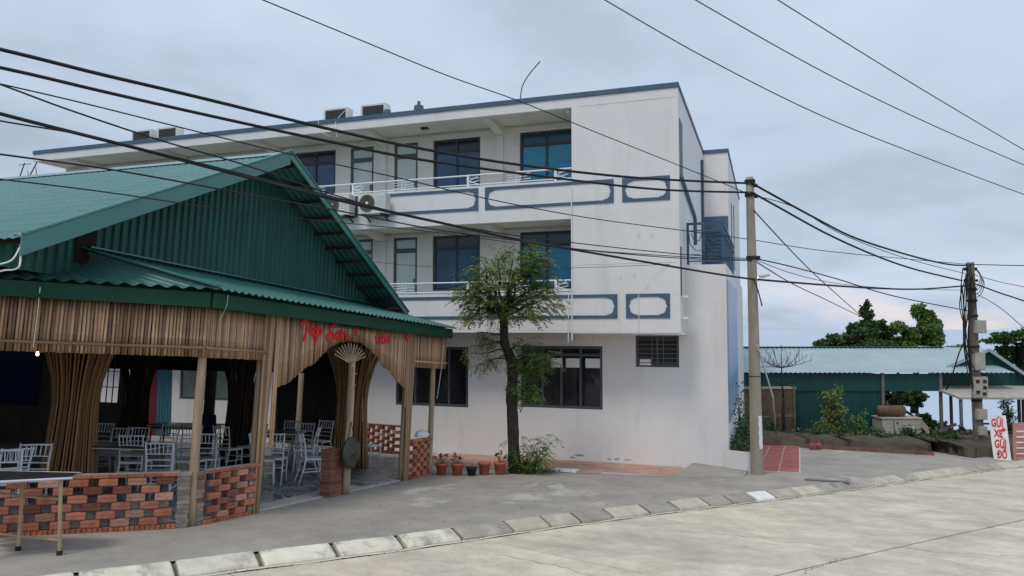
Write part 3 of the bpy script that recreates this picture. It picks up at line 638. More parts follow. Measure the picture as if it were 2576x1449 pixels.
# air conditioners
def ac(label, loc, kind, grp):
    t = thing('air_conditioner', label, 'air conditioner', loc, 0, ID, grp)
    m_ = MB(); m_.box(-0.40,0.40,-0.15,0.15,0.0,0.55)
    m_.local('casing', m_acw, t)
    if kind == 'front':
        fm = MB(); c = (-0.14, -0.152, 0.28)
        for r0, r1, y_ in ((0.235,0.205,-0.165),):
            N_ = 24
            for i in range(N_):
                a, b = 2*math.pi*i/N_, 2*math.pi*(i+1)/N_
                fm.add([(c[0]+r0*math.cos(a),y_,c[2]+r0*math.sin(a)),(c[0]+r0*math.cos(b),y_,c[2]+r0*math.sin(b)),(c[0]+r1*math.cos(b),y_,c[2]+r1*math.sin(b)),(c[0]+r1*math.cos(a),y_,c[2]+r1*math.sin(a))], [(0,1,2,3)])
        for rr in (0.06,0.11,0.16,0.205,0.235):
            fm.tube([(c[0]+rr*math.cos(2*math.pi*i/20),-0.160,c[2]+rr*math.sin(2*math.pi*i/20)) for i in range(21)], 0.005, 4)
        fm.local('fan_guard', m_acg, t)
        MB().prism([(c[0]+0.225*math.cos(2*math.pi*i/20),-0.1525,c[2]+0.225*math.sin(2*math.pi*i/20)) for i in range(20)], (0,0.002,0)).local('fan_opening', m_rust, t)
        MB().prism([(c[0]+0.045*math.cos(2*math.pi*i/10),-0.168,c[2]+0.045*math.sin(2*math.pi*i/10)) for i in range(10)], (0,0.008,0)).local('fan_hub', m_rail, t)
        m_ = MB()
        for i in range(7): m_.box(0.14,0.37,-0.158,-0.151,0.12+0.055*i,0.14+0.055*i)
        m_.local('side_louvre', m_acw, t)
        br = MB(); 
        for xx in (-0.28, 0.28): br.box(xx-0.02,xx+0.02,-0.18,0.28,-0.045,-0.002); br.bar((xx,0.05,-0.04),(xx,0.27,-0.16),0.03,0.03)
        br.local('bracket', m_black, t)
    else:
        MB().box(-0.33,0.34,-0.158,-0.151,0.05,0.50).local('coil_face', m_coil, t)
        m_ = MB()
        for i in range(9): m_.box(-0.33,0.34,-0.166,-0.159,0.07+0.048*i,0.078+0.048*i)
        m_.local('coil_guard', m_acg, t)
        MB().box(-0.36,-0.28,-0.12,0.12,-0.06,-0.001).local('foot', m_black, t); MB().box(0.28,0.36,-0.12,0.12,-0.06,-0.001).local('foot', m_black, t)
    return t
ac('air conditioner on the balcony front with its fan half hidden by the green gable edge', (-11.12,17.52,5.14), 'front', 'air conditioners hung on the balcony front')
ac('air conditioner on the balcony front right of the first, next to a blue panel frame', (-10.02,17.52,5.13), 'front', 'air conditioners hung on the balcony front')
for x, lb in ((-19.0,'leftmost dark faced air conditioner on the roof edge'), (-17.95,'second air conditioner from the left on the roof edge'), (-11.78,'third air conditioner from the left on the roof edge, beside a looped white hose'), (-10.55,'rightmost air conditioner on the roof edge, beside a round black cap')):
    ac(lb, (x,18.45,7.88), 'back', 'air conditioners on the roof')
tag(MB().tube(catmull([(-12.2,18.0,8.3),(-12.0,17.76,7.95),(-11.9,17.74,7.62),(-11.6,17.74,7.45)], 6), 0.006, 5).build('hose', m_rail), 'thin white hose hanging over the roof edge below the third air conditioner', 'hose')
tag(MB().tube(catmull([(-11.35,17.74,7.4),(-11.42,17.74,7.8),(-11.35,18.1,8.25),(-11.2,18.2,8.3),(-11.05,18.3,8.2)], 6), 0.007, 5).build('hose', m_rail), 'looped white hose standing up between the two middle roof air conditioners', 'hose')
tag(MB().lathe([(0.0,0.22),(0.04,0.20),(0.05,0.10),(0.13,0.07),(0.14,-0.12),(0.0,-0.12)], 12, (-9.0,18.1,8.09)).build('roof_vent', m_trim), 'small dark pointed vent cap on the roof edge', 'vent')
tag(MB().lathe([(0.0,0.12),(0.09,0.09),(0.11,0.0),(0.10,-0.12),(0.0,-0.12)], 12, (-10.0,18.15,8.07)).build('ventilation_dome', m_trim), 'round dark cap on the roof edge right of the rightmost roof air conditioner', 'vent')
tag(MB().tube(catmull([(-6.02,18.0,7.95),(-5.98,18.0,8.3),(-5.8,18.0,8.62),(-5.48,18.0,8.95)], 6), [0.014]*19, 5).build('bent_rod', m_black), 'thin bent steel rod sticking up from the roof edge', 'rod')
# ================================================================== RESTAURANT HUT (ground frame)
P1 = Vector((-7.34, 8.06, 0)); DW = Vector((0.0767, 0.997, 0)); NWALL = Vector((0.997, -0.0767, 0))
DL = Vector((-0.733, -0.680, 0)); NL = Vector((0.680, -0.733, 0))
def wr(y, z, off=0.0): return P1 + DW*((y-8.06)/0.997) + NWALL*off + Vector((0,0,z))
def wl(t, z, off=0.0): return P1 + DL*t + NL*off + Vector((0,0,z))
floor_poly = [(-12.0,3.75),(-7.36,8.05),(-6.87,14.45),(-6.9,15.3),(-9.0,17.6),(-23.0,17.6),(-23.0,3.75)]
hf = MB(); n_ = len(floor_poly)
hf.add([(x,y,0.022) for x,y in floor_poly] + [(x,y,-0.1) for x,y in floor_poly], [tuple(range(n_))] + [(i, i+n_, (i+1) % n_ + n_, (i+1) % n_) for i in range(n_)])
hf = tag(hf.build('hut_floor', m_grout, M=TM), kind='structure')
ft = MB().box(-0.247,0.247,-0.247,0.247,-0.01,0.010).mesh('floor_tile', m_ftile)
x = -14.8; cnt = 0
while x < -6.8:
    y = 8.5
    while y < 17.0:
        if all(in_poly(x+a, y+b, floor_poly) for a in (-.235,.235) for b in (-.235,.235)) and cnt < 300:
            piece('floor_tile', ft, hf, Matrix.Translation((x,y,0.024)) @ Matrix.Rotation(random.choice([0,1,2,3])*math.pi/2, 4, 'Z'), TM); cnt += 1
        y += 0.5
    x += 0.5

hut = thing('restaurant_hut', 'open restaurant hut with green metal roof, bamboo clad fascia and arched doorway', 'hut', (-9.5, 10.5, 0.0), 0, TM)
RX0, RX1 = -8.0, -25.0
EV = Vector((0, 5.83, 3.50)); RG = Vector((0, 10.62, 5.95)); EB = Vector((0, 15.41, 3.52))
def roofz(y): return EV.z + (RG.z-EV.z)*(y-EV.y)/(RG.y-EV.y) if y < RG.y else RG.z + (EB.z-RG.z)*(y-RG.y)/(EB.y-RG.y)
# near slope: pressed tile sheet (ribs down the slope, steps across it)
nst = 16; ribs = 120
def near(u, v):
    x = RX0 + (RX1-RX0)*u; k = v*nst; fr = k - math.floor(k)
    y = EV.y + (RG.y-EV.y)*v; z = EV.z + (RG.z-EV.z)*v
    return (x, y, z + 0.020*abs(math.sin(u*ribs*math.pi)) )
rm = MB(); nu = ribs*4
for j in range(nst):
    v0, v1 = j/nst, (j+1)/nst
    def stp(u, v, v0=v0, v1=v1):
        q = near(u, v0 + (v1-v0)*v); return (q[0], q[1], q[2] + 0.003*(1-v))
    rm.grid(stp, nu, 1)
    rm.grid(lambda u, v, v0=v0: (lambda q: (q[0], q[1], q[2] + 0.003*v))(near(u, v0)), nu, 1) if j else None
rm.build('roof_sheet', m_roof, hut, TM)
rm = MB().grid(lambda u, v: (RX0+(RX1-RX0)*u, RG.y+(EB.y-RG.y)*v, RG.z+(EB.z-RG.z)*v + 0.016*math.sin(u*ribs*2*math.pi)), ribs*4, 1)
rm.build('roof_sheet', m_roof, hut, TM)
rm = MB(); rm.add([(RX0,RG.y-0.22,RG.z-0.075),(RX0,RG.y,RG.z+0.05),(RX0,RG.y+0.22,RG.z-0.075),(RX1,RG.y-0.22,RG.z-0.075),(RX1,RG.y,RG.z+0.05),(RX1,RG.y+0.22,RG.z-0.075)], [(0,3,4,1),(1,4,5,2)])
rm.build('ridge_cap', m_flash, hut, TM)
def rake(p, q, x, hh=0.20):
    p = Vector((x, p.y, p.z)); q = Vector((x, q.y, q.z)); m_ = MB()
    d = (q-p); t = 0.02; H = Vector((0,0,-hh)); U = Vector((0,0,0.055)); I = Vector((-0.14,0,0.0))
    m_.add([p+U, q+U, q+H, p+H, p+U+Vector((-t,0,0)), q+U+Vector((-t,0,0)), q+H+Vector((-t,0,0)), p+H+Vector((-t,0,0))], [(0,3,2,1),(4,5,6,7),(0,4,7,3),(1,2,6,5),(3,7,6,2)])
    m_.add([p+U, q+U, q+U+I, p+U+I, p+U+I-Vector((0,0,0.02)), q+U+I-Vector((0,0,0.02))], [(0,1,2,3),(3,2,5,4)])
    m_.tube([p+U, q+U], 0.022, 8)
    return m_.build('rake_flashing', m_flash, hut, TM)
rake(EV, RG, RX0); rake(RG, EB, RX0, 0.09)
gw = MB(); GX = -8.75; y = 6.10; ph = 0
ys = []
while y < 15.2:
    for dy_, dx_ in ((0,0),(0.045,0.0),(0.07,0.032),(0.115,0.032)): ys.append((y+dy_, dx_))
    y += 0.14
gw.v = [(GX+d_, yy, 3.25) for yy, d_ in ys] + [(GX+d_, yy, max(3.26, roofz(yy)-0.03)) for yy, d_ in ys]
nn = len(ys); gw.f = [(i, i+1, i+1+nn, i+nn) for i in range(nn-1)]
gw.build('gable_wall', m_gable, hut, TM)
MB().box(GX+0.036, GX+0.05, 7.12, 7.42, 3.45, 4.12).build('gable_gap_shade', m_dark, hut, TM)  # dark panel painted as the shade inside a gable opening
MB().box(GX-1.5, GX-1.42, 5.9, 6.1, 2.8, 3.45).build('eave_block', m_brickd, hut, TM)
MB().box(-24.5, GX-0.2, 6.15, 6.22, 2.6, 3.55).build('eave_wall', m_purlin, hut, TM)
for i in range(11):
    f = (i+0.4)/11; y = RG.y + (EB.y-RG.y)*f; z = roofz(y) - 0.055
    MB().box(-11.0, RX0-0.03, y-0.025, y+0.025, z-0.055, z).build('purlin', m_purlin, hut, TM)
for i in range(9):
    f = (i+0.4)/9; y = EV.y + (RG.y-EV.y)*f; z = roofz(y) - 0.055
    MB().box(-11.0, RX0-0.03, y-0.025, y+0.025, z-0.055, z).build('purlin', m_purlin, hut, TM)
# skirt roofs
def sheet(a, b, c, d, nr, amp, name='skirt_roof', mt=m_roof):       # a-b upper edge, c-d lower edge
    a, b, c, d = map(Vector, (a, b, c, d)); nrm = (b-a).cross(c-a).normalized()
    if nrm.z < 0: nrm = -nrm
    return MB().grid(lambda u, v: (a.lerp(b, u)).lerp(c.lerp(d, u), v) + nrm*amp*math.sin(u*nr*2*math.pi), nr*6, 1).build(name, mt, hut, TM, True)
HT = Vector((-8.72, 7.28, 3.63)); HC = Vector((-7.02, 7.93, 3.17)); HR = Vector((-6.50, 14.86, 3.13)); HRU = Vector((-8.72, 15.25, 3.66))
HL = Vector((-12.1, 3.50, 3.10)); HLU = Vector((-13.4, 6.9, 3.62))
sheet(HT, HRU, HC, HR, 52, 0.017)
sheet(HLU, HT, HL, HC, 34, 0.020)
MB().bar(HT+Vector((0,0,0.045)), HC+Vector((0,0,0.04)), 0.20, 0.02).build('hip_flashing', m_flash, hut, TM)
MB().bar(HT+Vector((0.03,0,0.06)), HRU+Vector((0.03,0,0.05)), 0.12, 0.02).build('wall_flashing', m_flash, hut, TM)
MB().add([HR+Vector((0,0,0.02)), HRU+Vector((0,0,0.02)), (-8.8,15.45,3.2)], [(0,1,2)]).build('end_sheet', m_roof, hut, TM)
# gutter boards
for p, q in ((wr(7.98,0,0.20), wr(14.86,0,0.20)), (wl(-0.05,0,0.20), wl(6.6,0,0.20))):
    MB().bar(p+Vector((0,0,3.02)), q+Vector((0,0,3.02)), 0.03, 0.20).build('gutter_board', m_gutterg, hut, TM)
MB().bar(wr(14.86,3.02,0.20), wr(14.9,3.02,-0.9), 0.03, 0.20).build('gutter_board', m_gutterg, hut, TM)
# bamboo cladding, cane by cane
cane = MB().tube([(0,0,0),(0,0,0.33),(0,0,0.335),(0,0,0.34),(0,0,0.70),(0,0,0.705),(0,0,0.71),(0,0,1)], [0.0195,0.0192,0.0215,0.0192,0.0190,0.0212,0.0190,0.0192], 7).mesh('cane', m_bamboo, True)
def cane_at(p, q, r=1.0, parent=hut, name='cane', mesh=cane):
    p, q = Vector(p), Vector(q); d = q-p
    X = Matrix.Translation(p) @ d.to_track_quat('Z','Y').to_matrix().to_4x4() @ Matrix.Rotation(random.uniform(0,6.28),4,'Z') @ Matrix.Diagonal((r, r, d.length, 1))
    return piece(name, mesh, parent, X, TM)
arch = [(9.50,1.84),(9.74,1.90),(10.04,2.08),(10.17,2.17),(10.34,2.21),(10.55,2.37),(10.75,2.51),(11.00,2.61),(11.31,2.65),(11.65,2.64),(11.95,2.54),(12.22,2.39),(12.42,2.21),(12.63,2.17),(12.84,2.01),(13.17,1.83)]
def zb(y):
    if y < 9.18 or y > 13.56: return 2.245
    if y < 9.50: return 0.0 if y < 9.44 else 0.95
    if y > 13.19: return 0.0 if y > 13.27 else 1.45
    for (a, za), (b, zb_) in zip(arch, arch[1:]):
        if a <= y <= b: return za + (zb_-za)*(y-a)/(b-a)
    return 1.84
y = 8.03
while y < 14.86:
    b = zb(y); tw = random.uniform(-0.006,0.006); off = random.uniform(0.0,0.012)+0.05
    if b == 0.0:
        cb = 9.24 if y < 11 else 13.40; yb = cb + (y-(9.31 if y < 11 else 13.42))*0.42
        cane_at(wr(yb, 0.0, off), wr(y, 2.96, off), random.uniform(0.9,1.12))
    else:
        cane_at(wr(y+tw, b + random.uniform(-0.004,0.004), off), wr(y, 2.96, off), random.uniform(0.9,1.12))
    y += 0.0415
t = -0.01
while t < 3.2:
    tw = random.uniform(-0.008,0.008); off = random.uniform(0.0,0.012)+0.05
    cane_at(wl(t+tw, 2.25+random.uniform(-0.004,0.004), off), wl(t, 2.97, off), random.uniform(0.9,1.15)); t += 0.0425
for a, b in ((8.05, 9.22), (13.5, 14.86)): cane_at(wr(a,2.37,0.085), wr(b,2.37,0.085), 1.1, name='rail')
cane_at(wl(0.0,2.37,0.085), wl(3.3,2.37,0.085), 1.15, name='rail')
for a, b in ((8.05, 9.22), (13.5, 14.86)): cane_at(wr(a,2.33,0.02), wr(b,2.33,0.02), 1.2, name='rail')
def post(p, h, r, mt=m_post, name='post', top=None, parent=hut):
    p = Vector(p); q = Vector(top) if top else p + Vector((0,0,h)); k = p.lerp(q, 0.5) + Vector((random.uniform(-.02,.02), random.uniform(-.02,.02), 0))
    MB().tube(catmull([p, k, q], 4), [r*1.06]*3+[r]*3+[r*0.94]*3, 9).build(name, mt, parent, TM, True)
post(wr(8.10,0,-0.02), 2.9, 0.060); post(wr(14.40,0,0.0), 2.9, 0.058); post(wr(11.36,0,0.10), 2.40, 0.066)
post(wr(9.24,0,-0.05), 2.9, 0.05); post(wr(13.36,0,-0.05), 2.9, 0.05)
for u, v in ((982,1090),(748,1125)): post(g(u,v,0.03), 3.4, 0.075)
for u, v in ((518,1130),): post(g(u,v,0.03), 3.4, 0.14, m_dark)
post(wl(3.1,0,0), 2.9, 0.055)
# back fascia and partition wall of the dining room
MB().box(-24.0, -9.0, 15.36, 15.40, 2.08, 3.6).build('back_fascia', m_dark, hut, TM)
def twall(x0, x1, z0, z1, y0, y1, holes, name, mt):
    xs = sorted({x0, x1, *[h[0] for h in holes], *[h[1] for h in holes]}); m_ = MB()
    for a, b in zip(xs, xs[1:]):
        hs = sorted([(h[2], h[3]) for h in holes if h[0] < (a+b)/2 < h[1]]); z = z0
        for lo_, hi_ in hs:
            if lo_ > z: m_.box(a, b, y0, y1, z, lo_)
            z = hi_
        if z < z1: m_.box(a, b, y0, y1, z, z1)
    return m_.build(name, mt, hut, TM)
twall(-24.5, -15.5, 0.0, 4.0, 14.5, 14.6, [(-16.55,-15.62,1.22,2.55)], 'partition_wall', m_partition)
for i in range(5): MB().box(-16.5+0.2*i, -16.48+0.2*i, 14.54, 14.56, 1.22, 2.55).build('window_bar', m_frame, hut, TM)
for z in (1.6, 2.0): MB().box(-16.55, -15.62, 14.53, 14.545, z, z+0.02).build('window_bar', m_frame, hut, TM)
nw = MB().box(-22.5,-18.35,14.44,14.495,1.05,2.6).build('dark_screen', m_frame, hut, TM)
for i in range(4): MB().box(-22.4+1.01*i, -21.45+1.01*i, 14.425, 14.439, 1.13, 2.52).build('pane', m_navy, nw, TM)
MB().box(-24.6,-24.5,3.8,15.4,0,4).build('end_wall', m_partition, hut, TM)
MB().bar((-12.15,3.55,1.5), (-24.5,6.1,1.5), 0.08, 3.0).build('side_wall', m_partition, hut, TM)  # unseen wall, added to keep light out of the dining room
MB().bar(wl(3.25,2.6,0.05), wl(6.6,2.6,0.05), 0.04, 0.72).build('unseen_fascia_board', m_bamboo, hut, TM)  # unseen continuation of the fascia, added to darken the interior
MB().bar(wl(3.25,0.36,0.0), wl(6.6,0.36,0.0), 0.10, 0.72).build('unseen_low_wall', m_brickd, hut, TM)  # unseen as well, added to block light from the left

# painted sign letters on the cane fascia
sign = thing('lettering', 'red brush script letters with two red stars on the cane fascia above the arch', 'lettering', wr(11.4,2.7,0.1), 0, TM)
def wall_text(txt, y, z, size, shear=0.25, bold=0.012, sx=0.9, rot=0.0):
    me = text_mesh(txt, size, m_redp, 0.008, bold, shear, sx)
    p = wr(y, z, 0.095); X = Matrix((( DW.x, 0, NWALL.x, p.x), (DW.y, 0, NWALL.y, p.y), (0, 1, 0, p.z), (0,0,0,1))) @ Matrix.Rotation(rot, 4, 'Z')
    return piece('letters', me, sign, X, TM)
STROKES = [
 [[(232,215),(246,130),(295,100),(332,140),(335,250),(312,380),(280,475)], [(330,285),(432,232)], [(468,100),(434,180),(412,280),(405,360)]],
 [[(500,235),(452,280),(440,345),(480,375),(520,325),(500,238)], [(512,240),(552,205)], [(458,428),(468,436)]],
 [[(545,250),(522,380),(486,548)], [(540,268),(598,262),(590,335),(528,375)]],
 [[(845,160),(772,220),(760,290),(812,345),(832,415),(782,472),(712,452),(702,400),(765,340)]],
 [[(900,310),(862,380),(892,442),(942,420),(942,345),(900,310)], [(940,325),(972,290)]],
 [[(985,312),(976,445)], [(978,365),(1030,322),(1052,375),(1046,450),(1082,420)]],
 [[(1600,382),(1606,482),(1650,500),(1672,392)], [(1672,392),(1674,512)]],
 [[(1742,402),(1702,432),(1704,502),(1750,490),(1762,402)], [(1762,402),(1768,515)], [(1712,360),(1775,320)]],
 [[(1792,402),(1790,515)], [(1792,440),(1822,402),(1836,440),(1838,515)]] ]
for st_ in STROKES:
    m_ = MB()
    for ln_ in st_:
        P_ = catmull([hit(724.5+0.1389*a, 791.6+0.1389*b, NWALL, NWALL.dot(wr(10,0,0.085)), TM) for a, b in ln_], 4)
        m_.tube(P_, [0.023]*len(P_), 6)
    m_.build('letter', m_redp, sign, TM)
for y, r_ in ((11.45,0.085),(13.18,0.09)):
    m_ = MB(); pl = []
    for i in range(12):
        a = math.pi*2*i/12; rr = r_ if i % 2 == 0 else r_*0.4
        q = wr(y + rr*math.cos(a), 2.835 + rr*math.sin(a), 0.088); pl.append(q)
    m_.prism(pl, NWALL*0.012).build('star', m_redp, sign, TM)

# folding-fan ornament over the doorway
fan = thing('fan_ornament', 'fan shaped bamboo ornament under the arch above the doorway post', 'ornament', wr(11.20,2.26,0.16), 0, TM)
for i in range(13):
    a = R(24 + 132*i/12); L_ = 0.34
    p = wr(11.22, 2.26, 0.16); q = wr(11.22 + L_*1.45*math.cos(math.pi-a), 2.26 + L_*math.sin(a)*1.02, 0.16)
    MB().bar(p, q, 0.016, 0.018, NWALL).build('rib', m_post, fan, TM)
m_ = MB()
for i in range(12):
    a0, a1 = R(24+11*i), R(24+11*(i+1))
    def fp(a, l, o): return wr(11.22 - l*1.45*math.cos(a), 2.26 + l*math.sin(a)*1.02, 0.155+o)
    m_.add([fp(a0,0.16,0), fp(a1,0.16,0.008*(i % 2)), fp(a1,0.27,0.012*(i % 2)), fp(a0,0.27,0.012*((i+1) % 2))], [(0,1,2,3)])
m_.build('fan_web', m_glassd, fan, TM)
hp = thing('hanging_staff', 'thin pale staff with short pegs hanging below the fan ornament', 'staff', wr(11.24,0.8,0.2), 0, TM)
MB().tube([wr(11.27,2.2,0.20), wr(11.22,1.45,0.20), wr(11.12,0.72,0.20)], [0.018,0.014,0.012], 6).build('rod', m_post, hp, TM)
for z, dy_ in ((2.08,0.10),(1.88,0.10),(1.84,-0.08)): MB().bar(wr(11.26,z,0.20), wr(11.26+dy_,z,0.20), 0.02, 0.02).build('peg', m_post, hp, TM)
gg = thing('gong', 'dark round metal disc hanging at the brick doorway pillar', 'gong', wr(11.30,0.62,0.22), 0, TM)
X_ = Matrix(((0,0,NWALL.x,0),(1,0,NWALL.y,0),(0,1,0,0),(0,0,0,1)))
m_ = MB().lathe([(0.0,0.035),(0.05,0.03),(0.06,0.012),(0.20,0.010),(0.265,-0.005),(0.27,-0.045),(0.255,-0.045),(0.0,-0.012)], 24)
m_.v = [tuple((X_ @ Vector(p)) + wr(11.30,0.72,0.24)) for p in m_.v]; m_.build('disc', m_gong, gg, TM, True)
MB().tube([wr(11.2,1.0,0.22), wr(11.28,1.25,0.2), wr(11.36,1.0,0.22)], 0.008, 5).build('cord', m_cable, gg, TM)

# flared columns of bent bamboo
def bamboo_column(u, v, label, rbase=0.40, lean=0.0, flare=2.0, nb=50, canec=m_bamboo2):
    p = g(u, v, 0.03); t = thing('bamboo_column', label, 'column', p, 0, TM, 'flared bamboo columns in the hut')
    for i in range(nb):
        a = 2*math.pi*i/nb + random.uniform(-0.04,0.04); pts = []; j1 = random.uniform(-0.015,0.015); fl = random.uniform(0.8,1.1)
        for k in range(10):
            z = 3.3*k/9; f = z/3.3
            r_ = rbase*(1.0 - 0.24*math.sin(min(1, f/0.55)*math.pi/2) ) + flare*fl*max(0, f-0.42)**1.9 + j1
            pts.append((r_*math.cos(a+0.25*f), r_*math.sin(a+0.25*f) + lean*f, z))
        MB().tube(pts, random.uniform(0.015,0.021), 6).local('bamboo_pole', canec, t, True)
    for z, r_ in ((0.35,rbase*0.90),(1.25,rbase*0.66)):
        MB().tube([(r_*math.cos(2*math.pi*i/16), r_*math.sin(2*math.pi*i/16)+lean*z/3.3, z) for i in range(17)], 0.012, 5).local('binding', m_dark, t)
    MB().lathe([(rbase*0.78,0.0),(rbase*0.62,0.9),(rbase*0.46,1.9),(rbase*0.55,2.6)], 10).local('core', m_dark, t)
bamboo_column(168, 1232, 'large pale brown bamboo column behind the low brick wall at the left', 0.43)
bamboo_column(330, 1140, 'dark bamboo column deep in the hut right of the pale one', 0.36, 0, 2.3, 40, m_bamboo_shade)
bamboo_column(602, 1168, 'dark flared bamboo column just left of the cane clad doorway post', 0.40, 0, 2.5, 46, m_bamboo_shade)
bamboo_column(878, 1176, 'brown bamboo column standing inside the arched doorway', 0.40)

# low openwork brick walls
def brick_mesh(l, h, d, mt, name='brick'):
    e = 0.006; m_ = MB()
    m_.box(-l/2, l/2, -d/2, d/2, 0, h)
    # three shallow grooves along the face, as hollow bricks have
    for k in range(2): m_.box(-l/2+0.004, l/2-0.004, -d/2-0.004, -d/2-0.0005, h*(0.12+0.46*k), h*(0.42+0.46*k))
    return m_.mesh(name, mt)
def open_wall(label, org, dirv, nrm, L_, bl, gap, rows, bh, filled, name='brick_half_wall', mb_=None):
    mb_ = mb_ or m_brick
    org, dirv, nrm = Vector(org), Vector(dirv).normalized(), Vector(nrm).normalized()
    t = thing(name, label, 'brick wall', org + dirv*(L_/2), 0, TM)
    X0 = Matrix((( dirv.x, -nrm.x, 0, 0), (dirv.y, -nrm.y, 0, 0), (0,0,1,0), (0,0,0,1)))
    bm = brick_mesh(bl, bh-0.008, 0.10, mb_); bms = [bm]*5 + [brick_mesh(bl, bh-0.008, 0.10, m_brickq), brick_mesh(bl, bh-0.008, 0.10, m_brickp)]; bd = brick_mesh(gap+0.01, bh-0.008, 0.05, m_brickd); hd = brick_mesh(0.052, 0.055, 0.10, mb_); cap = brick_mesh(0.20, 0.045, 0.115, mb_)
    def put(me, s_, z, off=0): piece('brick', me, t, Matrix.Translation(org + dirv*s_ + nrm*(off+random.uniform(-0.004,0.004)) + Vector((0,0,z))) @ X0 @ Matrix.Rotation(random.uniform(-0.02,0.02),4,'Z'), TM)
    s_ = 0.03
    while s_ < L_: put(hd, s_, 0.0); s_ += 0.060
    for r in range(rows):
        s_ = (bl+gap)/2*(r % 2); z = 0.062 + bh*r
        while s_ < L_:
            if s_ + bl/2 < L_+0.03 and s_ > 0.02:
                put(random.choice(bms), s_, z)
            if r < filled and s_ + (bl+gap)/2 < L_-0.02: put(bd, s_ + (bl+gap)/2, z, -0.03)
            s_ += bl+gap
    s_ = 0.1; zt = 0.062 + bh*rows
    while s_ < L_: put(cap, s_, zt); s_ += 0.205
    MB().bar(org + nrm*0.0 + Vector((0,0,zt+0.047)), org + dirv*L_ + Vector((0,0,zt+0.047)), 0.10, 0.006).build('mortar_cap', m_mortar, t, TM)
    return t
ow = open_wall('low openwork brick wall at the left with grey filled lower gaps', wl(0.17,0,0.03), DL, NL, 3.0, 0.215, 0.115, 6, 0.102, 3)
for k in range(12): MB().obox(wl(0.10+random.uniform(-.008,.008),0.03+0.06*k,0.0), DL*0.075, NL*0.055, (0,0,0.026)).build('brick', m_brickd, ow, TM)
MB().obox(wl(0.10,0.36,0.0), DL*0.066, NL*0.046, (0,0,0.355)).build('mortar_pier', m_mortar, ow, TM)
ow = open_wall('short openwork brick wall between corner post and doorway post', wr(8.22,0,0.03), DW, NWALL, 0.93, 0.21, 0.13, 7, 0.088, 0)
for k in range(12):
    for yy_ in (8.17, 9.11): MB().obox(wr(yy_+random.uniform(-.01,.01),0.03+0.06*k,0.0), DW*0.05, NWALL*0.055, (0,0,0.026)).build('brick', m_brickd if random.random() < 0.6 else m_brickp, ow, TM)
for yy_ in (8.17, 9.11): MB().obox(wr(yy_,0.36,0.0), DW*0.042, NWALL*0.046, (0,0,0.355)).build('mortar_pier', m_mortar, ow, TM)
open_wall('short openwork brick wall right of the arch beside the potted plants', wr(13.56,0,0.03), DW, NWALL, 0.80, 0.15, 0.12, 8, 0.085, 0)
open_wall('low openwork brick wall inside the hut behind the arch', g(1008,1142,0.03), Vector((-0.95,0.25,0)), Vector((-0.25,-0.95,0)), 1.9, 0.20, 0.17, 7, 0.09, 0, mb_=m_brickp)
pil = thing('brick_pillar', 'stacked red brick pillar at the middle of the doorway', 'pillar', wr(11.06,0,0.0), 0, TM)
pb = brick_mesh(0.33, 0.052, 0.20, m_brickp); pb2 = brick_mesh(0.16, 0.052, 0.20, m_brickp)
X0 = Matrix(((DW.x, -NWALL.x, 0, 0), (DW.y, -NWALL.y, 0, 0), (0,0,1,0), (0,0,0,1)))
for r in range(13):
    z = 0.03+0.060*r
    if r % 2: piece('brick', pb, pil, Matrix.Translation(wr(11.06+random.uniform(-.006,.006), z, random.uniform(-.006,.006))) @ X0, TM)
    else:
        for s_ in (-0.085, 0.085): piece('brick', pb2, pil, Matrix.Translation(wr(11.06+s_, z, random.uniform(-.006,.006))) @ X0, TM)
MB().obox(wr(11.06,0.40,0.0), DW*0.155, NWALL*0.088, (0,0,0.385)).build('mortar_core', m_mortar, pil, TM)
cap_ = thing('white_cloth', 'white cloth bundle on top of the brick wall right of the arch', 'cloth', wr(14.05,0.82,0.0), 0, TM)
m_ = MB().lathe([(0.12,0.0),(0.135,0.04),(0.10,0.095),(0.05,0.13),(0.0,0.12)], 14)
m_.v = [(x*(1+0.22*math.sin(5*math.atan2(y,x)))+random.uniform(-.012,.012), y*(1+0.18*math.cos(3*math.atan2(y,x)))*1.3+random.uniform(-.012,.012), z+random.uniform(-.012,.012)) for x, y, z in m_.v]; m_.local('cloth', m_chair, cap_, True)

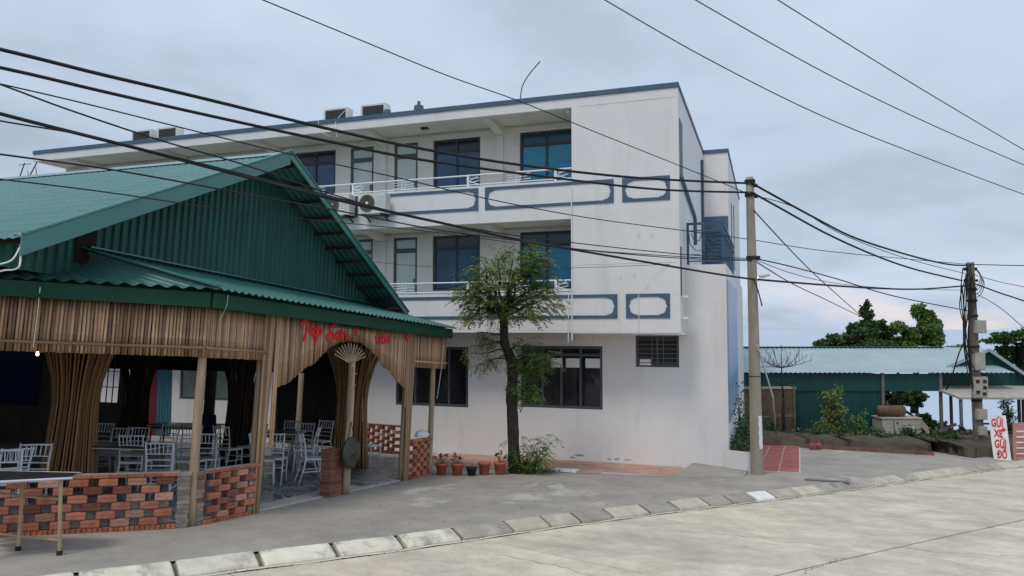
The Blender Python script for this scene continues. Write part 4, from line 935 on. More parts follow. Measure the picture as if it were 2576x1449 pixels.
# ---------------------------------------------------------------- chairs and tables
def make_chair():
    t = thing('banquet_chair', '', 'chair', (0,0,0), 0, TM, 'white spindle back chairs in the hut')
    sm = MB()
    N_ = 6
    sm.prism([(-0.19,-0.19,0.435),(0.19,-0.19,0.435),(0.215,0.20,0.435),(-0.215,0.20,0.435)], (0,0,0.035)); sm.local('seat', m_chair, t)
    for sx in (-1, 1):
        MB().tube([(sx*0.205,0.19,0.43),(sx*0.20,0.195,0.22),(sx*0.205,0.215,0)], [0.017,0.015,0.012], 7).local('leg', m_chair, t, True)
        MB().tube([(sx*0.19,-0.28,0.0),(sx*0.185,-0.20,0.28),(sx*0.185,-0.175,0.45),(sx*0.188,-0.20,0.70),(sx*0.20,-0.255,0.93)], [0.013,0.016,0.017,0.015,0.014], 7).local('leg', m_chair, t, True)
        MB().tube([(sx*0.188,-0.22,0.22),(sx*0.203,0.19,0.24)], 0.010, 6).local('stretcher', m_chair, t)
    for z, y, r_ in ((0.905,-0.25,0.014),(0.745,-0.212,0.010),(0.655,-0.195,0.011),(0.565,-0.185,0.011)):
        MB().tube(catmull([(-0.19,y,z),(0,y-0.02,z+0.004),(0.19,y,z)], 3), r_, 6).local('rail', m_chair, t, True)
    for i in range(5):
        x_ = -0.12+0.06*i; MB().tube([(x_,-0.230,0.745),(x_*1.05,-0.265,0.905)], 0.008, 5).local('spindle', m_chair, t)
    for y, z in ((0.19,0.30),(-0.20,0.30)): MB().tube([(-0.2,y,z),(0.2,y,z)], 0.010, 6).local('stretcher', m_chair, t)
    return t
chair = make_chair(); first = True
CH = [  # picture point of the top rail, turn, label
 (688,1090,  8,'white chair seen from behind just right of the cane clad doorway post'),
 (757,1089,-62,'white chair seen sideways nearest the brick doorway pillar'),
 (804,1074,  95,'white chair behind the sideways chair, beside the brick doorway pillar'),
 (737,1058, 170,'white chair facing the doorway behind the small dark table'),
 (822,1058, 160,'white chair half hidden behind the brown doorway column'),
 (914,1068, 70,'white chair right of the brown doorway column'),
 (402,1113, 10,'white chair with its whole back showing above the low brick wall'),
 (330,1094,  5,'white chair one row behind the low brick wall, left of the whole backed one'),
 (462,1093, -8,'white chair half hidden by the left edge of the corner post'),
 (518,1090, 14,'white chair right of the corner post in front of the dark blue chair'),
 (630,1090,-75,'white chair half hidden by the left edge of the cane clad doorway post'),
 (14,1130, 20,'white chair at the left edge of the picture'),
 (46,1127, 60,'white chair turned sideways next to the chair at the left edge'),
 (92,1116,-160,'white chair in the shade left of the large bamboo column'),
 (310,1076, 175,'white chair far back facing the road, left one of a pair'),
 (350,1074, 185,'white chair far back facing the road, right one of a pair'),
 (265,1064, 175,'white chair close to the right side of the large bamboo column'),
 (432,1068, 170,'white chair deep in the hut before the teal curtain'),
 (486,1070, 178,'white chair deep in the hut just left of the corner post top'),
 (556,1072, -20,'white chair between the dark blue chair and the dark flared column'),
 (655,1066, 160,'white chair far back seen past the right side of the doorway post'),
 (770,1064, 175,'white chair far back in the middle of the doorway'),
 (905,1066, -110,'white chair against the inner brick wall right of the doorway column'),
]
for u, v, a, lb in CH:
    p = g(u, v, 0.96); loc = (p.x, p.y, 0.035)
    # the measured point is the top rail, 0.25 m behind the seat centre
    rz = R(a) + R(19); off = Matrix.Rotation(rz, 3, 'Z') @ Vector((0,-0.25,0)); loc = (p.x-off.x, p.y-off.y, 0.035)
    if first:
        m = TM @ Matrix.Translation(loc) @ Matrix.Rotation(rz,4,'Z'); chair.matrix_basis = m; WM[chair.name] = m; chair['label'] = lb; first = False
    else: copy_thing(chair, lb, loc, rz, TM)
def table(label, u, v, wx, wy, rz, top=m_tabletop):
    p = g(u, v, 0.76); t = thing('dining_table', label, 'table', (p.x, p.y, 0.035), R(rz), TM, 'tables in the hut')
    MB().box(-wx/2,wx/2,-wy/2,wy/2,0.70,0.725).local('table_top', top, t); MB().box(-wx/2-0.01,wx/2+0.01,-wy/2-0.01,wy/2+0.01,0.682,0.699).local('top_edge', m_chair, t)
    MB().box(-wx/2+0.08,wx/2-0.08,-wy/2+0.08,wy/2-0.08,0.60,0.681).local('apron', m_plank, t)
    for sx in (-1,1):
        for sy in (-1,1): MB().tube([(sx*(wx/2-0.08),sy*(wy/2-0.08),0.68),(sx*(wx/2-0.06),sy*(wy/2-0.06),0)], 0.02, 6).local('leg', m_plank, t)
table('dark topped table with a pale rim behind the doorway post', 690, 1084, 1.2, 0.8, 19)
table('dark table behind the low brick wall between bamboo columns', 295, 1118, 1.5, 0.8, 17)
table('dark table deep in the hut before the teal curtain', 470, 1066, 1.6, 0.8, 17)
bc = thing('blue_chair', 'dark blue plastic chair behind the white chairs right of the corner post', 'chair', g(522,1150,0.035), R(25), TM)
m_ = MB(); m_.box(-0.24,0.24,-0.22,0.24,0.42,0.46); m_.local('seat', m_navyp, bc); MB().prism([(-0.24,-0.22,0.46),(0.24,-0.22,0.46),(0.22,-0.32,1.02),(-0.22,-0.32,1.02)], (0,-0.03,0)).local('backrest', m_navyp, bc)
for sx in (-1,1):
    for y_ in (-0.2,0.2): MB().tube([(sx*0.2,y_,0.42),(sx*0.25,y_*1.2,0)], 0.022, 6).local('leg', m_navyp, bc)

# folding table on the pavement at the left edge
ftb = thing('folding_table', 'dark topped table with steel rim on tan folding legs at the left edge', 'table', (-8.0,6.0,0.0), 0, TM)
ct = [g(180,1203,0.83), g(203,1191,0.83), g(-90,1184,0.83), g(-90,1217,0.83)]
MB().prism([c + Vector((0,0,-0.01)) for c in ct], (0,0,0.022)).build('table_top', m_tabletop, ftb, TM)
MB().tube([c + Vector((0,0,0.0)) for c in ct + ct[:1]], 0.016, 6).build('rim', m_steel, ftb, TM)
A_, B_ = Vector((-7.45,6.23,0)), Vector((-8.04,6.20,0))
tpA, tpB = Vector((-7.62,6.08,0.81)), Vector((-8.10,6.16,0.81))
for a, tp in ((A_, Vector((-7.50,6.20,0.81))), (B_, Vector((-8.07,6.20,0.81)))):
    MB().tube([a+Vector((0,0,0.02)), tp], 0.021, 8).build('leg', m_brass, ftb, TM); MB().tube([a, a+Vector((0,0,0.05))], 0.030, 8).build('foot', m_black, ftb, TM)
for a, tp in ((Vector((-7.95,5.45,0)), Vector((-7.95,5.6,0.81))), (Vector((-8.55,5.5,0)), Vector((-8.45,5.6,0.81)))):
    MB().tube([a+Vector((0,0,0.02)), tp], 0.021, 8).build('leg', m_brass, ftb, TM); MB().tube([a, a+Vector((0,0,0.05))], 0.030, 8).build('foot', m_black, ftb, TM)
for p, q in (((-7.49,6.21,0.60),(-8.65,6.20,0.60)), ((-7.47,6.22,0.16),(-8.6,6.2,0.15)), ((-8.04,6.2,0.10),(-8.55,5.9,0.02))):
    MB().tube([p, q], 0.016, 6).build('stretcher', m_brass, ftb, TM)

# bulb, strings and loose wire on the hut
bl = thing('light_bulb', 'small lit bulb hanging under the cane fascia at the left', 'bulb', wl(2.05,2.15,0.0), 0, TM)
p = wl(1.92,2.22,0.02); m_ = MB().lathe([(0,0.035),(0.012,0.03),(0.019,0.0),(0.012,-0.018),(0,-0.022)], 10, p); m_.build('globe', m_bulb, bl, TM, True)
MB().tube([p+Vector((0,0,0.04)), p+Vector((0,0,0.16))], 0.008, 5).build('holder', m_black, bl, TM)
def strng(label, pts, r, mt=m_rail, name='hanging_string', cat='string'): tag(MB().tube(catmull(pts, 5), r, 5).build(name, mt, None, TM), label, cat)
strng('thin pale string hanging down the left part of the cane fascia', [wl(1.93,3.05,0.24), wl(1.95,2.7,0.12), wl(1.96,2.3,0.10)], 0.005)
strng('thin pale string hanging from the far right corner of the cane fascia', [wr(14.70,2.95,0.1), wr(14.62,2.3,0.1), wr(14.5,1.6,0.08)], 0.006)
strng('thin pale string hanging over the gutter near the roof corner', [wr(8.20,3.12,0.25), wr(8.21,2.95,0.22), wr(8.2,2.75,0.12)], 0.003)
strng('tangled pale wire hanging off the left eave', [hit(52,615,(1,0,0),-8.1,TM), hit(50,665,(1,0,0),-8.0,TM), hit(35,678,(1,0,0),-8.1,TM), hit(10,680,(1,0,0),-8.3,TM), hit(-25,690,(1,0,0),-8.4,TM)], 0.010, m_rail, 'loose_wire', 'wire')
strng('second pale wire slanting below the left eave', [hit(50,622,(1,0,0),-8.1,TM), hit(28,655,(1,0,0),-8.1,TM), hit(-20,668,(1,0,0),-8.3,TM)], 0.010, m_rail, 'loose_wire', 'wire')
# ================================================================== PLANTS
def rv(s=1.0): return Vector((random.uniform(-s,s), random.uniform(-s,s), random.uniform(-s,s)))
def leaf(mb, p, d, l, w_):
    d = d.normalized(); s_ = d.cross(rv()); 
    if s_.length < 1e-4: return
    s_.normalize(); n = d.cross(s_)
    mb.add([p, p + d*l*0.5 + s_*w_*0.5 + n*l*0.06, p + d*l, p + d*l*0.5 - s_*w_*0.5 + n*l*0.06], [(0,1,2,3)])
def frond(mb, p, d, L_, n, ll, lw, droop=0.5):
    d = d.normalized(); side = d.cross(Vector((0,0,1)))
    if side.length < 0.05: side = Vector((1,0,0))
    side.normalize(); q = Vector(p)
    for i in range(n):
        d = (d + Vector((0,0,-droop/n))).normalized(); q = q + d*(L_/n)
        for sg in (-1, 1):
            ld = (side*sg + d*0.55 + rv(0.25)).normalized(); s_ = d.cross(ld).cross(ld)
            up_ = (Vector((0,0,1)) + rv(0.5)); w2 = ld.cross(up_).normalized()
            mb.add([q, q + ld*ll*0.5 + w2*lw*0.5, q + ld*ll, q + ld*ll*0.5 - w2*lw*0.5], [(0,1,2,3)])
def limb(mb, a, b, r0, r1, wob=0.06, n=7, sides=7):
    a, b = Vector(a), Vector(b); pts = [a.lerp(b, i/n) + (rv(wob) if 0 < i < n else Vector()) for i in range(n+1)]
    mb.tube(pts, [r0 + (r1-r0)*i/n for i in range(n+1)], sides); return pts

# street tree in front of the hotel: trunk follows the picture, crown of drooping fronds
tp = g(1297,1190); tw = TM @ tp
TD = (tw - CAM).dot(cF)
tr = thing('street_tree', 'slim street tree with dark trunk and feathery crown in front of the white building', 'tree', tw)
def at_t(u, v, dd=0.0): return far(u, v, TD + dd)
tk = MB(); trunk_px = [(1297,1196,18),(1293,1150,15.5),(1291,1090,14.5),(1289,1040,14),(1287,990,14.5),(1290,940,14),(1283,900,12),(1269,860,11),(1268,815,10.5),(1264,780,9)]
pts = catmull([at_t(u,v) for u,v,_ in trunk_px], 3); rs = []
for i in range(len(pts)):
    k = i/3; j = min(int(k), len(trunk_px)-2); rs.append((trunk_px[j][2]+(trunk_px[j+1][2]-trunk_px[j][2])*(k-j))/F*TD*random.uniform(0.92,1.07))
tk.tube(pts, rs, 12); tk.build('trunk', m_bark, tr, ID, True)
br = MB(); ends = []
top = at_t(1264,785)
for (u, v, dd) in [(1150,720,0.1),(1160,690,-0.4),(1185,680,0.5),(1215,660,-0.3),(1250,640,0.2),(1290,650,-0.5),(1330,640,0.3),(1345,660,-0.2),(1380,690,0.4),(1395,720,-0.3),(1390,745,0.5),(1360,775,-0.5),(1190,770,0.5),(1165,780,-0.3),(1245,700,0.8),(1290,710,-0.8),(1340,720,0.7),(1230,735,-0.7),(1320,765,-0.6),(1210,750,0.2),(1300,690,0.4)]:
    e_ = at_t(u, v, dd); pp = limb(br, top + Vector((0,0,random.uniform(-0.25,0.1))), e_, 0.035, 0.008, 0.05, 6, 5); ends.append((pp, 1.0))
side = []
for (u0,v0,u,v,dd) in [(1280,880,1330,862,0.2),(1285,905,1345,880,0.1),(1285,905,1375,895,-0.3),(1288,930,1360,940,0.3),(1288,950,1345,985,-0.2),(1287,920,1390,905,0.2),(1288,975,1330,1000,0.2)]:
    pp = limb(br, at_t(u0,v0), at_t(u,v,dd), 0.022, 0.006, 0.03, 5, 5); side.append(pp)
left = []
for (u0,v0,u,v,dd) in [(1275,870,1215,850,0.1),(1272,860,1185,870,-0.2),(1275,880,1175,890,0.2),(1280,900,1225,905,0.0),(1270,845,1200,835,0.3),(1278,890,1195,920,-0.1)]:
    pp = limb(br, at_t(u0,v0), at_t(u,v,dd), 0.018, 0.005, 0.03, 5, 5); left.append(pp)
br.build('branch', m_bark, tr, ID, True)
lf = MB()
for pp, _ in ends:
    for q in pp[2:]:
        for k in range(3):
            d = rv(1.0); d.z = d.z*0.45 + 0.05; frond(lf, q + rv(0.06), d, random.uniform(0.20,0.40), 8, random.uniform(0.055,0.085), 0.026, random.uniform(0.5,1.3))
for k in range(10):
    q = at_t(1335+random.uniform(-14,18), 645+random.uniform(-14,30), random.uniform(-0.2,0.2)); frond(lf, q, Vector((random.uniform(-.5,.5),random.uniform(-.3,.3),1)), 0.3, 8, 0.07, 0.028, 0.3)
for (u, v, ru, rv_, n_) in [(1266,735,90,52,170),(1330,690,52,45,95),(1205,745,52,36,85),(1345,755,58,38,85),(1255,688,70,30,85),(1225,790,54,24,50),(1310,790,54,18,50),(1338,655,26,28,60),(1300,670,60,30,60)]:
    for k in range(n_):
        a = random.uniform(0,6.283); s_ = random.random()**0.5; q = at_t(u+ru*s_*math.cos(a), v+rv_*s_*math.sin(a), random.gauss(0,0.38))
        d = (q - top); d.z = d.z*0.3 + random.uniform(-0.15,0.15); frond(lf, q, d + rv(0.35), random.uniform(0.22,0.40), 9, random.uniform(0.065,0.10), 0.036, random.uniform(0.5,1.4))
lf.build('crown', m_leaf, tr)
lf = MB()
for pp in side:
    for q in pp[1:]:
        for k in range(9):
            d = rv(1.0); d.z = d.z*0.5 - 0.1; frond(lf, q + rv(0.09), d, random.uniform(0.2,0.38), 8, random.uniform(0.06,0.09), 0.03, random.uniform(0.6,1.4))
lf.build('lower_foliage', m_leafb, tr)
lf = MB()
for pp in left:
    for q in pp[2:]:
        for k in range(6):
            d = rv(1.0); d.z = d.z*0.4 - 0.4; frond(lf, q + rv(0.06), d, random.uniform(0.22,0.38), 8, random.uniform(0.05,0.07), 0.022, random.uniform(0.8,1.6))
lf.build('lower_foliage', m_leaf, tr)
# leafy shoots at the foot of the tree
sh_ = thing('tree_shoots', 'bright green leafy shoots growing at the foot of the street tree', 'shrub', TM @ g(1330,1186))
lf = MB(); stm = MB()
for k in range(20):
    u = 1322 + random.uniform(-24, 26); b0 = at_t(u, 1186, random.uniform(-0.2,0.3)); e_ = at_t(1330+random.uniform(-52,62), 1095+random.uniform(0,72), random.uniform(-0.35,0.35))
    pp = limb(stm, b0, e_, 0.008, 0.003, 0.02, 4, 4)
    for q in pp[1:]:
        for j in range(3):
            d = rv(1.0); d.z = d.z*0.5; frond(lf, q, d, random.uniform(0.15,0.28), 7, 0.062, 0.026, 0.9)
tag(stm.build('stem', m_bark, sh_), kind='stuff'); lf.build('foliage', m_leafb, sh_)
gr = MB()
for k in range(900):
    q = g(1335+random.gauss(0,38), 1188+random.uniform(-4,5)); q = TM @ q; leaf(gr, q, Vector((random.uniform(-.5,.5),random.uniform(-.5,.5),1)), random.uniform(0.03,0.10), 0.012)
tag(gr.build('grass', m_leafd), 'short weeds round the foot of the street tree', 'grass', kind='stuff')
MB_ = MB().box(-0.28,0.28,-0.16,0.16,0,0.05)
sl = g(1423,1186); o_ = MB(); o_.add([TM @ (sl + Vector(p)) for p in MB_.v], MB_.f); tag(o_.build('stone_slab', m_white), 'small white slab lying on the edge of the terracotta paving', 'slab')

# potted plants
def pot(u, v, r_, h, mt, label, plant):
    p = g(u, v); t = thing('potted_plant' if plant else 'flower_pot', label, 'plant pot', (p.x,p.y,0.0), 0, TM, 'pots in a row beside the hut')
    MB().lathe([(r_*0.66,0.0),(r_*0.72,0.0),(r_*0.93,h*0.78),(r_*1.06,h*0.80),(r_*1.08,h),(r_*0.97,h),(r_*0.90,h*0.86),(0.0,h*0.86)], 18).local('pot', mt, t, True)
    MB().lathe([(r_*0.90,h*0.88),(0,h*0.90)], 12).local('soil', m_soil, t)
    if plant:
        lf = MB(); st = MB()
        for k in range(7):
            e_ = Vector((random.uniform(-1,1)*r_*1.0, random.uniform(-1,1)*r_*0.8, h + random.uniform(0.06,0.20))); st.tube([(0,0,h*0.88), e_*0.5 + Vector((0,0,h*0.45)), e_], 0.005, 4)
            for j in range(5): leaf(lf, e_, rv(1.0) + Vector((0,0,0.2)), random.uniform(0.05,0.09), 0.035)
        tag(st.local('stem', m_bark, t), kind='stuff'); lf.local('leaves', plant, t)
pot(1110,1195,0.125,0.25,m_potr,'red pot with a small reddish plant, leftmost of the row', m_leafr)
pot(1150,1195,0.130,0.25,m_potr,'red brown pot with a dry brownish plant, second from the left', m_leafd)
pot(1186,1196,0.115,0.18,m_potk,'small black pot in the middle of the row', None)
pot(1218,1194,0.135,0.27,m_potr,'orange brown empty looking pot, second from the tree', None)
pot(1257,1194,0.130,0.27,m_potr,'red pot with a low plant right beside the tree trunk', m_leafd)

# white planter with shrub at the hotel's right corner
pl0, pl1 = TM @ g(1826,1170,0.1), TM @ g(1889,1180,0.1)
pln = thing('planter', 'white rendered planter box full of weeds at the right corner of the white building', 'planter', (pl0+pl1)/2)
zc = min(pl0.z, pl1.z)-0.1; m_ = MB()
A = Vector((-1.05, 18.55, zc)); 
quad = [Vector((-1.06,18.69,0)), Vector((-0.55,18.50,0)), Vector((-0.40,19.3,0)), Vector((-0.40,23.5,0)), Vector((-0.94,23.5,0)), Vector((-0.94,18.73,0))]
qb = [p + Vector((0,0,-2.0)) for p in quad]; zt_ = -0.86
m_.add([(p.x*1.0, p.y, -2.2) for p in quad] + [(p.x + (0.04 if 0 < i < 4 else 0), p.y - (0.04 if i < 2 else 0), zt_) for i, p in enumerate(quad)], [(i, (i+1) % 6, (i+1) % 6 + 6, i+6) for i in range(6)])
m_.build('box', m_wall, pln)
MB().add([(p.x, p.y, zt_-0.03) for p in quad], [tuple(range(6))]).build('soil', m_soil, pln)
lf = MB(); st = MB()
for k in range(26):
    y_ = random.uniform(18.7, 22.5); x_ = random.uniform(-0.88,-0.45); hh = random.uniform(0.05,0.20) if y_ < 20.4 else random.uniform(0.2,1.5)
    pp = limb(st, (x_,y_,zt_-0.05), (x_+random.uniform(-.15,.2), y_+random.uniform(-.2,.2), zt_+hh), 0.008, 0.003, 0.04, 4, 4)
    for q in pp[1:]:
        for j in range(8): leaf(lf, q + rv(0.12), rv(1.0) + Vector((0,0,-0.1)), random.uniform(0.06,0.13), 0.05)
tag(st.build('stem', m_bark, pln), kind='stuff'); lf.build('foliage', m_leafd, pln)

# ================================================================== UTILITY POLES AND CABLES
def utility_pole(name, label, base, top, r0, r1, mt):
    t = thing(name, label, 'utility pole', base)
    pts = [Vector(base).lerp(Vector(top), i/8) for i in range(9)]
    MB().tube([pts[0] - Vector((0,0,0.15))] + pts, [r0] + [r0+(r1-r0)*i/8 for i in range(9)], 18).build('shaft', mt, t, ID, True)
    return t
pb1, pt1 = TM @ g(1905,1190,0.03), far(1886,446,17.35)
pole1 = utility_pole('concrete_pole', 'tall round concrete utility pole in front of the white building corner', pb1, pt1, 0.150, 0.090, m_pole)
def on1(f): return pb1.lerp(pt1, f)
for f in (0.985, 0.94, 0.725): MB().tube([on1(f-0.006), on1(f+0.006)], 0.125+0.02*(1-f), 14).build('band', m_black, pole1)
MB().tube([on1(0.325), on1(0.327)], 0.142, 14).build('band', m_black, pole1)
for f in (0.972, 0.935): MB().obox(on1(f)+cR*0.12, cR*0.05, cF*0.03, (0,0,0.04)).build('cable_clamp', m_black, pole1)
MB().obox(on1(0.725)+cR*0.14, cR*0.05, cF*0.03, (0,0,0.05)).build('cable_clamp', m_black, pole1)
lp = [on1(0.685)-cF*0.14]
pp_ = MB()
pp_.grid(lambda u_, v_: on1(0.085+0.11*v_) + (cR*math.sin(0.1+0.75*u_ + 0.06*math.sin(v_*23)) - cF*math.cos(0.1+0.75*u_ + 0.06*math.sin(v_*23)))*(0.1475-0.007*v_), 8, 12)
pp_.build('paint_patch', m_white, pole1)
lamp = thing('street_lamp', 'small pale lamp head on a short arm at the side of the concrete pole', 'lamp', far(1905,700,17.3))
MB().tube([far(1897,712,17.25), far(1905,700,17.25), far(1914,694,17.25)], 0.012, 6).build('arm', m_steel, lamp)
hd_ = MB().lathe([(0.0,0.16),(0.06,0.14),(0.08,0.0),(0.045,-0.10),(0.0,-0.12)], 12)
hm = Matrix.Translation(far(1920,693,17.25)) @ Matrix.Rotation(YAW,4,'Z') @ Matrix.Rotation(R(78),4,'Y') @ Matrix.Diagonal((0.7,1,1,1)); hd_.v = [tuple(hm @ Vector(p)) for p in hd_.v]; hd_.build('head', m_acw, lamp, ID, True)
pb2, pt2 = TM @ g(2464,1141), far(2440,660,24.3)
pole2 = utility_pole('service_pole', 'weathered utility pole hung with meter boxes and cable loops at the right', pb2, pt2, 0.165, 0.12, m_poled)
def on2(f): return pb2.lerp(pt2, f)
def pbox(f, wd, ht, dx=0.0, mt=m_box, name='meter_box', dd=0.16):
    c = on2(f) + cR*dx - cF*0.14; o = MB().obox(c, cR*(wd/2), cF*(dd/2), (0,0,ht/2)).build(name, mt, pole2)
    MB().obox(c - cF*(dd/2+0.006), cR*(wd/2-0.03), cF*0.005, (0,0,ht/2-0.03)).build('lid', mt, o)
    return c
pbox(0.665,0.36,0.42,0.12); pbox(0.485,0.34,0.56,0.04); c_ = pbox(0.35,0.46,0.68,0.02); pbox(0.21,0.32,0.34,0.03); pbox(0.125,0.26,0.28,0.03)
for a_, b_ in ((-0.11,0.2),(0.12,0.2),(-0.11,-0.15),(0.1,-0.2),(0.12,0.0)): MB().obox(c_ + cR*a_ + Vector((0,0,b_)) - cF*0.10, cR*0.055, cF*0.01, (0,0,0.05)).build('meter', m_black, pole2)
for f in (0.28, 0.45, 0.56, 0.72, 0.80, 0.86): MB().tube([on2(f-0.006), on2(f+0.006)], 0.165, 12).build('band', m_black, pole2)
for k in range(9):
    u0 = random.uniform(2418,2450); pts = [far(u0, 670+random.uniform(-8,30), 24.1), far(u0-random.uniform(-14,22), 720+random.uniform(0,60), 24.05), far(2440+random.uniform(-22,14), 830+random.uniform(-30,60), 24.05), far(2452+random.uniform(-14,6), 920+random.uniform(-40,60), 24.1)]
    MB().tube(catmull(pts, 6), 0.016, 5).build('cable_drop', m_cable, pole2)
for k in range(4):
    pts = [far(2450,672,24.1), far(2466+k*3, 690+k*6, 24.05), far(2462+k*2, 715+k*8, 24.05), far(2450, 725+k*9, 24.1)]; MB().tube(catmull(pts, 6), 0.012, 5).build('cable_loop', m_cable, pole2)
MB().obox(on2(0.965), cR*0.20, cF*0.05, (0,0,0.05)).build('crossarm', m_black, pole2); MB().obox(on2(0.905), cR*0.22, cF*0.04, (0,0,0.04)).build('crossarm', m_black, pole2)
tag(MB().tube(catmull([far(2418,715,24.0), far(2424,760,24.0), far(2426,850,23.9), far(2412,890,23.9), far(2395,945,24.2), far(2380,980,25)], 8), 0.022, 6).build('service_cable', m_cable), 'thick black cable looping down from the pole with meter boxes toward the shed', 'cable')
# a thin steel rod leaning against the concrete pole
tag(MB().tube([far(1905,868,17.0), far(1945,1000,17.9), TM @ g(1953,1098)], 0.02, 6).build('leaning_rod', m_steel), 'thin grey rod leaning beside the concrete pole', 'rod')
def cable(label, px, d0, d1, r_):
    """overhead cable: picture points with the distance running from d0 to d1"""
    u0, u1 = px[0][0], px[-1][0]; P = []
    for u, v in px:
        f = (u-u0)/(u1-u0) if u1 != u0 else 0; P.append(far(u, v, 1/((1-f)/d0 + f/d1)))
    tag(MB().tube(catmull(P, 8), r_, 6).build('overhead_cable', m_cable, None, ID, True), label, 'cable', 'overhead cables')
cable('thick black cable, uppermost of the bundle from the left edge to the pole top', [(-500,10),(0,124),(250,186),(480,240),(830,325),(1060,374),(1310,415),(1600,447),(1880,461)], 8.5, 17.2, 0.026)
cable('second thick black cable from the left edge to just below the pole top', [(-500,70),(0,170),(250,228),(500,285),(800,350),(1080,405),(1480,458),(1680,478),(1880,484)], 8.5, 17.2, 0.024)
cable('third thick black cable crossing the hut gable and passing the pole low down', [(-500,150),(0,286),(340,372),(600,440),(870,508),(1130,565),(1320,606),(1600,655),(1820,692),(1900,703)], 7.5, 17.2, 0.023)
cable('thick cable continuing low from the concrete pole to the far pole', [(1893,702),(2050,715),(2200,725),(2320,727),(2436,718)], 17.2, 24.2, 0.026)
cable('thin cable starting with another at the left edge and crossing the roof edge', [(-500,100),(0,211),(220,262),(500,332),(760,395),(1000,447),(1240,503),(1480,548),(1720,580),(1890,603),(2100,634),(2436,665)], 8.5, 24.2, 0.010)
cable('thin cable from the left edge dipping across the gable top to the pole middle', [(-500,30),(0,212),(170,275),(400,352),(600,410),(830,487),(1000,535),(1240,584),(1480,615),(1720,640),(1890,651)], 6.5, 17.2, 0.010)
cable('thin cable just under the third thick one at the left edge', [(-500,215),(0,304),(200,338),(420,390),(700,460),(980,530),(1240,588),(1440,625),(1720,646),(1890,654)], 6.3, 17.2, 0.009)
cable('thin cable sagging over the left roof slope toward the pole middle', [(-500,320),(0,388),(300,430),(640,492),(860,532),(1100,578),(1300,605),(1500,632),(1720,650),(1890,656)], 6.0, 17.2, 0.010)
cable('lowest thin cable across the green roof ending at the white building', [(-500,400),(0,451),(300,488),(640,538),(860,560),(1100,585),(1300,612)], 5.8, 17.6, 0.008)
cable('thin cable sagging across the middle of the white building', [(800,640),(1000,665),(1200,676),(1440,674),(1707,664)], 17.5, 17.6, 0.006)
cable('thin cable coming from the top edge down to the concrete pole', [(520,-60),(662,0),(900,98),(1120,188),(1310,256),(1500,333),(1720,421),(1860,478),(1893,492)], 10, 17.2, 0.009)
cable('lowest of the three cables in the upper right sky', [(1400,-75),(1522,0),(1780,148),(2060,288),(2320,393),(2576,489),(2700,530)], 16, 26, 0.013)
cable('middle one of the three cables in the upper right sky', [(1640,-70),(1750,0),(2060,175),(2320,303),(2576,415),(2700,465)], 16, 26, 0.013)
cable('uppermost of the three cables in the upper right sky', [(1860,-62),(1957,0),(2200,152),(2400,273),(2576,377),(2700,445)], 16, 26, 0.013)
cable('thick cable from the concrete pole top sagging to the far pole top', [(1890,460),(1940,488),(2050,548),(2150,598),(2280,640),(2380,664),(2440,668)], 17.2, 24.2, 0.026)
cable('second thick cable from the concrete pole sagging to the far pole', [(1890,483),(1960,522),(2080,588),(2200,642),(2300,677),(2420,706)], 17.2, 24.2, 0.025)
cable('thin cable close under the top thick one between the poles', [(1890,490),(2000,522),(2120,590),(2280,650),(2436,690)], 17.2, 24.2, 0.010)
cable('thin cable from the pole middle to the meter box pole', [(1897,650),(1980,668),(2100,700),(2250,745),(2436,782)], 17.2, 24.2, 0.015)
cable('thinner cable just below it between pole middle and meter boxes', [(1897,652),(2000,690),(2120,715),(2280,727),(2436,730)], 17.2, 24.2, 0.008)
cable('steep thin cable from the concrete pole down into the trees', [(1897,530),(1980,620),(2060,700),(2172,800)], 17.2, 36, 0.016)
cable('second steep cable from the pole middle into the trees', [(1897,655),(1990,712),(2080,755),(2172,800)], 17.2, 36, 0.014)
cable('straight cable leaving the far pole top to the right edge', [(2440,665),(2576,668),(2760,668)], 24.2, 20, 0.016)
cable('thick cable leaving the far pole downward to the right edge', [(2448,712),(2510,735),(2576,757),(2760,822)], 24.2, 20, 0.022)
cable('thin cable falling to the right edge above the thick one', [(2448,690),(2510,708),(2576,722),(2760,765)], 24.2, 20, 0.010)
cable('lower thin cable falling to the right edge below the thick one', [(2448,735),(2510,770),(2576,825),(2640,880)], 24.2, 20, 0.010)
cable('hanging wire end dangling beside the lamp', [(1897,703),(1908,735),(1917,770)], 17.1, 17.1, 0.016)

# ================================================================== SHED YARD (frame SM: x sideways, y distance)
SB = -2.45
shed = thing('shed', 'long low shed with pale blue green corrugated roof and dark green sheet walls', 'shed', (13.5,31,SB), 0, SM)
def S(name, mt, *boxes, parent=shed):
    m_ = MB()
    for b in boxes: m_.box(*b)
    return m_.build(name, mt, parent, SM)
# roof: front slope, with ribs
MB().grid(lambda u, v: (8.0+12.2*u, 29.85+4.15*v, 0.27+0.90*v + 0.018*math.sin(u*2*math.pi*62)), 62*5, 1).build('roof_sheet', m_shroof, shed, SM, True)
MB().grid(lambda u, v: (8.0+13.0*u, 34.0+4.0*v, 1.17-0.9*v), 10, 1).build('roof_sheet', m_shroof, shed, SM)
S('ridge_cap', m_shgreen, (8.0,20.2,33.85,34.15,1.17,1.215))
m_ = MB().grid(lambda u, v: (8.2+9.1*u, 30.0+0.012*math.sin(u*2*math.pi*60), -0.48+0.70*v), 60*4, 1); m_.build('eave_band', m_shgreen, shed, SM)
MB().grid(lambda u, v: (11.26+3.62*u, 30.05+0.014*math.sin(u*2*math.pi*26), SB-0.4+2.44*v), 26*4, 1).build('wall_sheet', m_shgreen, shed, SM)
S('side_wall', m_shgreen, (14.86,14.90,30.1,37.5,SB-0.4,0.2)); S('back_wall', m_shgreen, (8.2,14.9,37.5,37.56,SB-0.6,0.3))
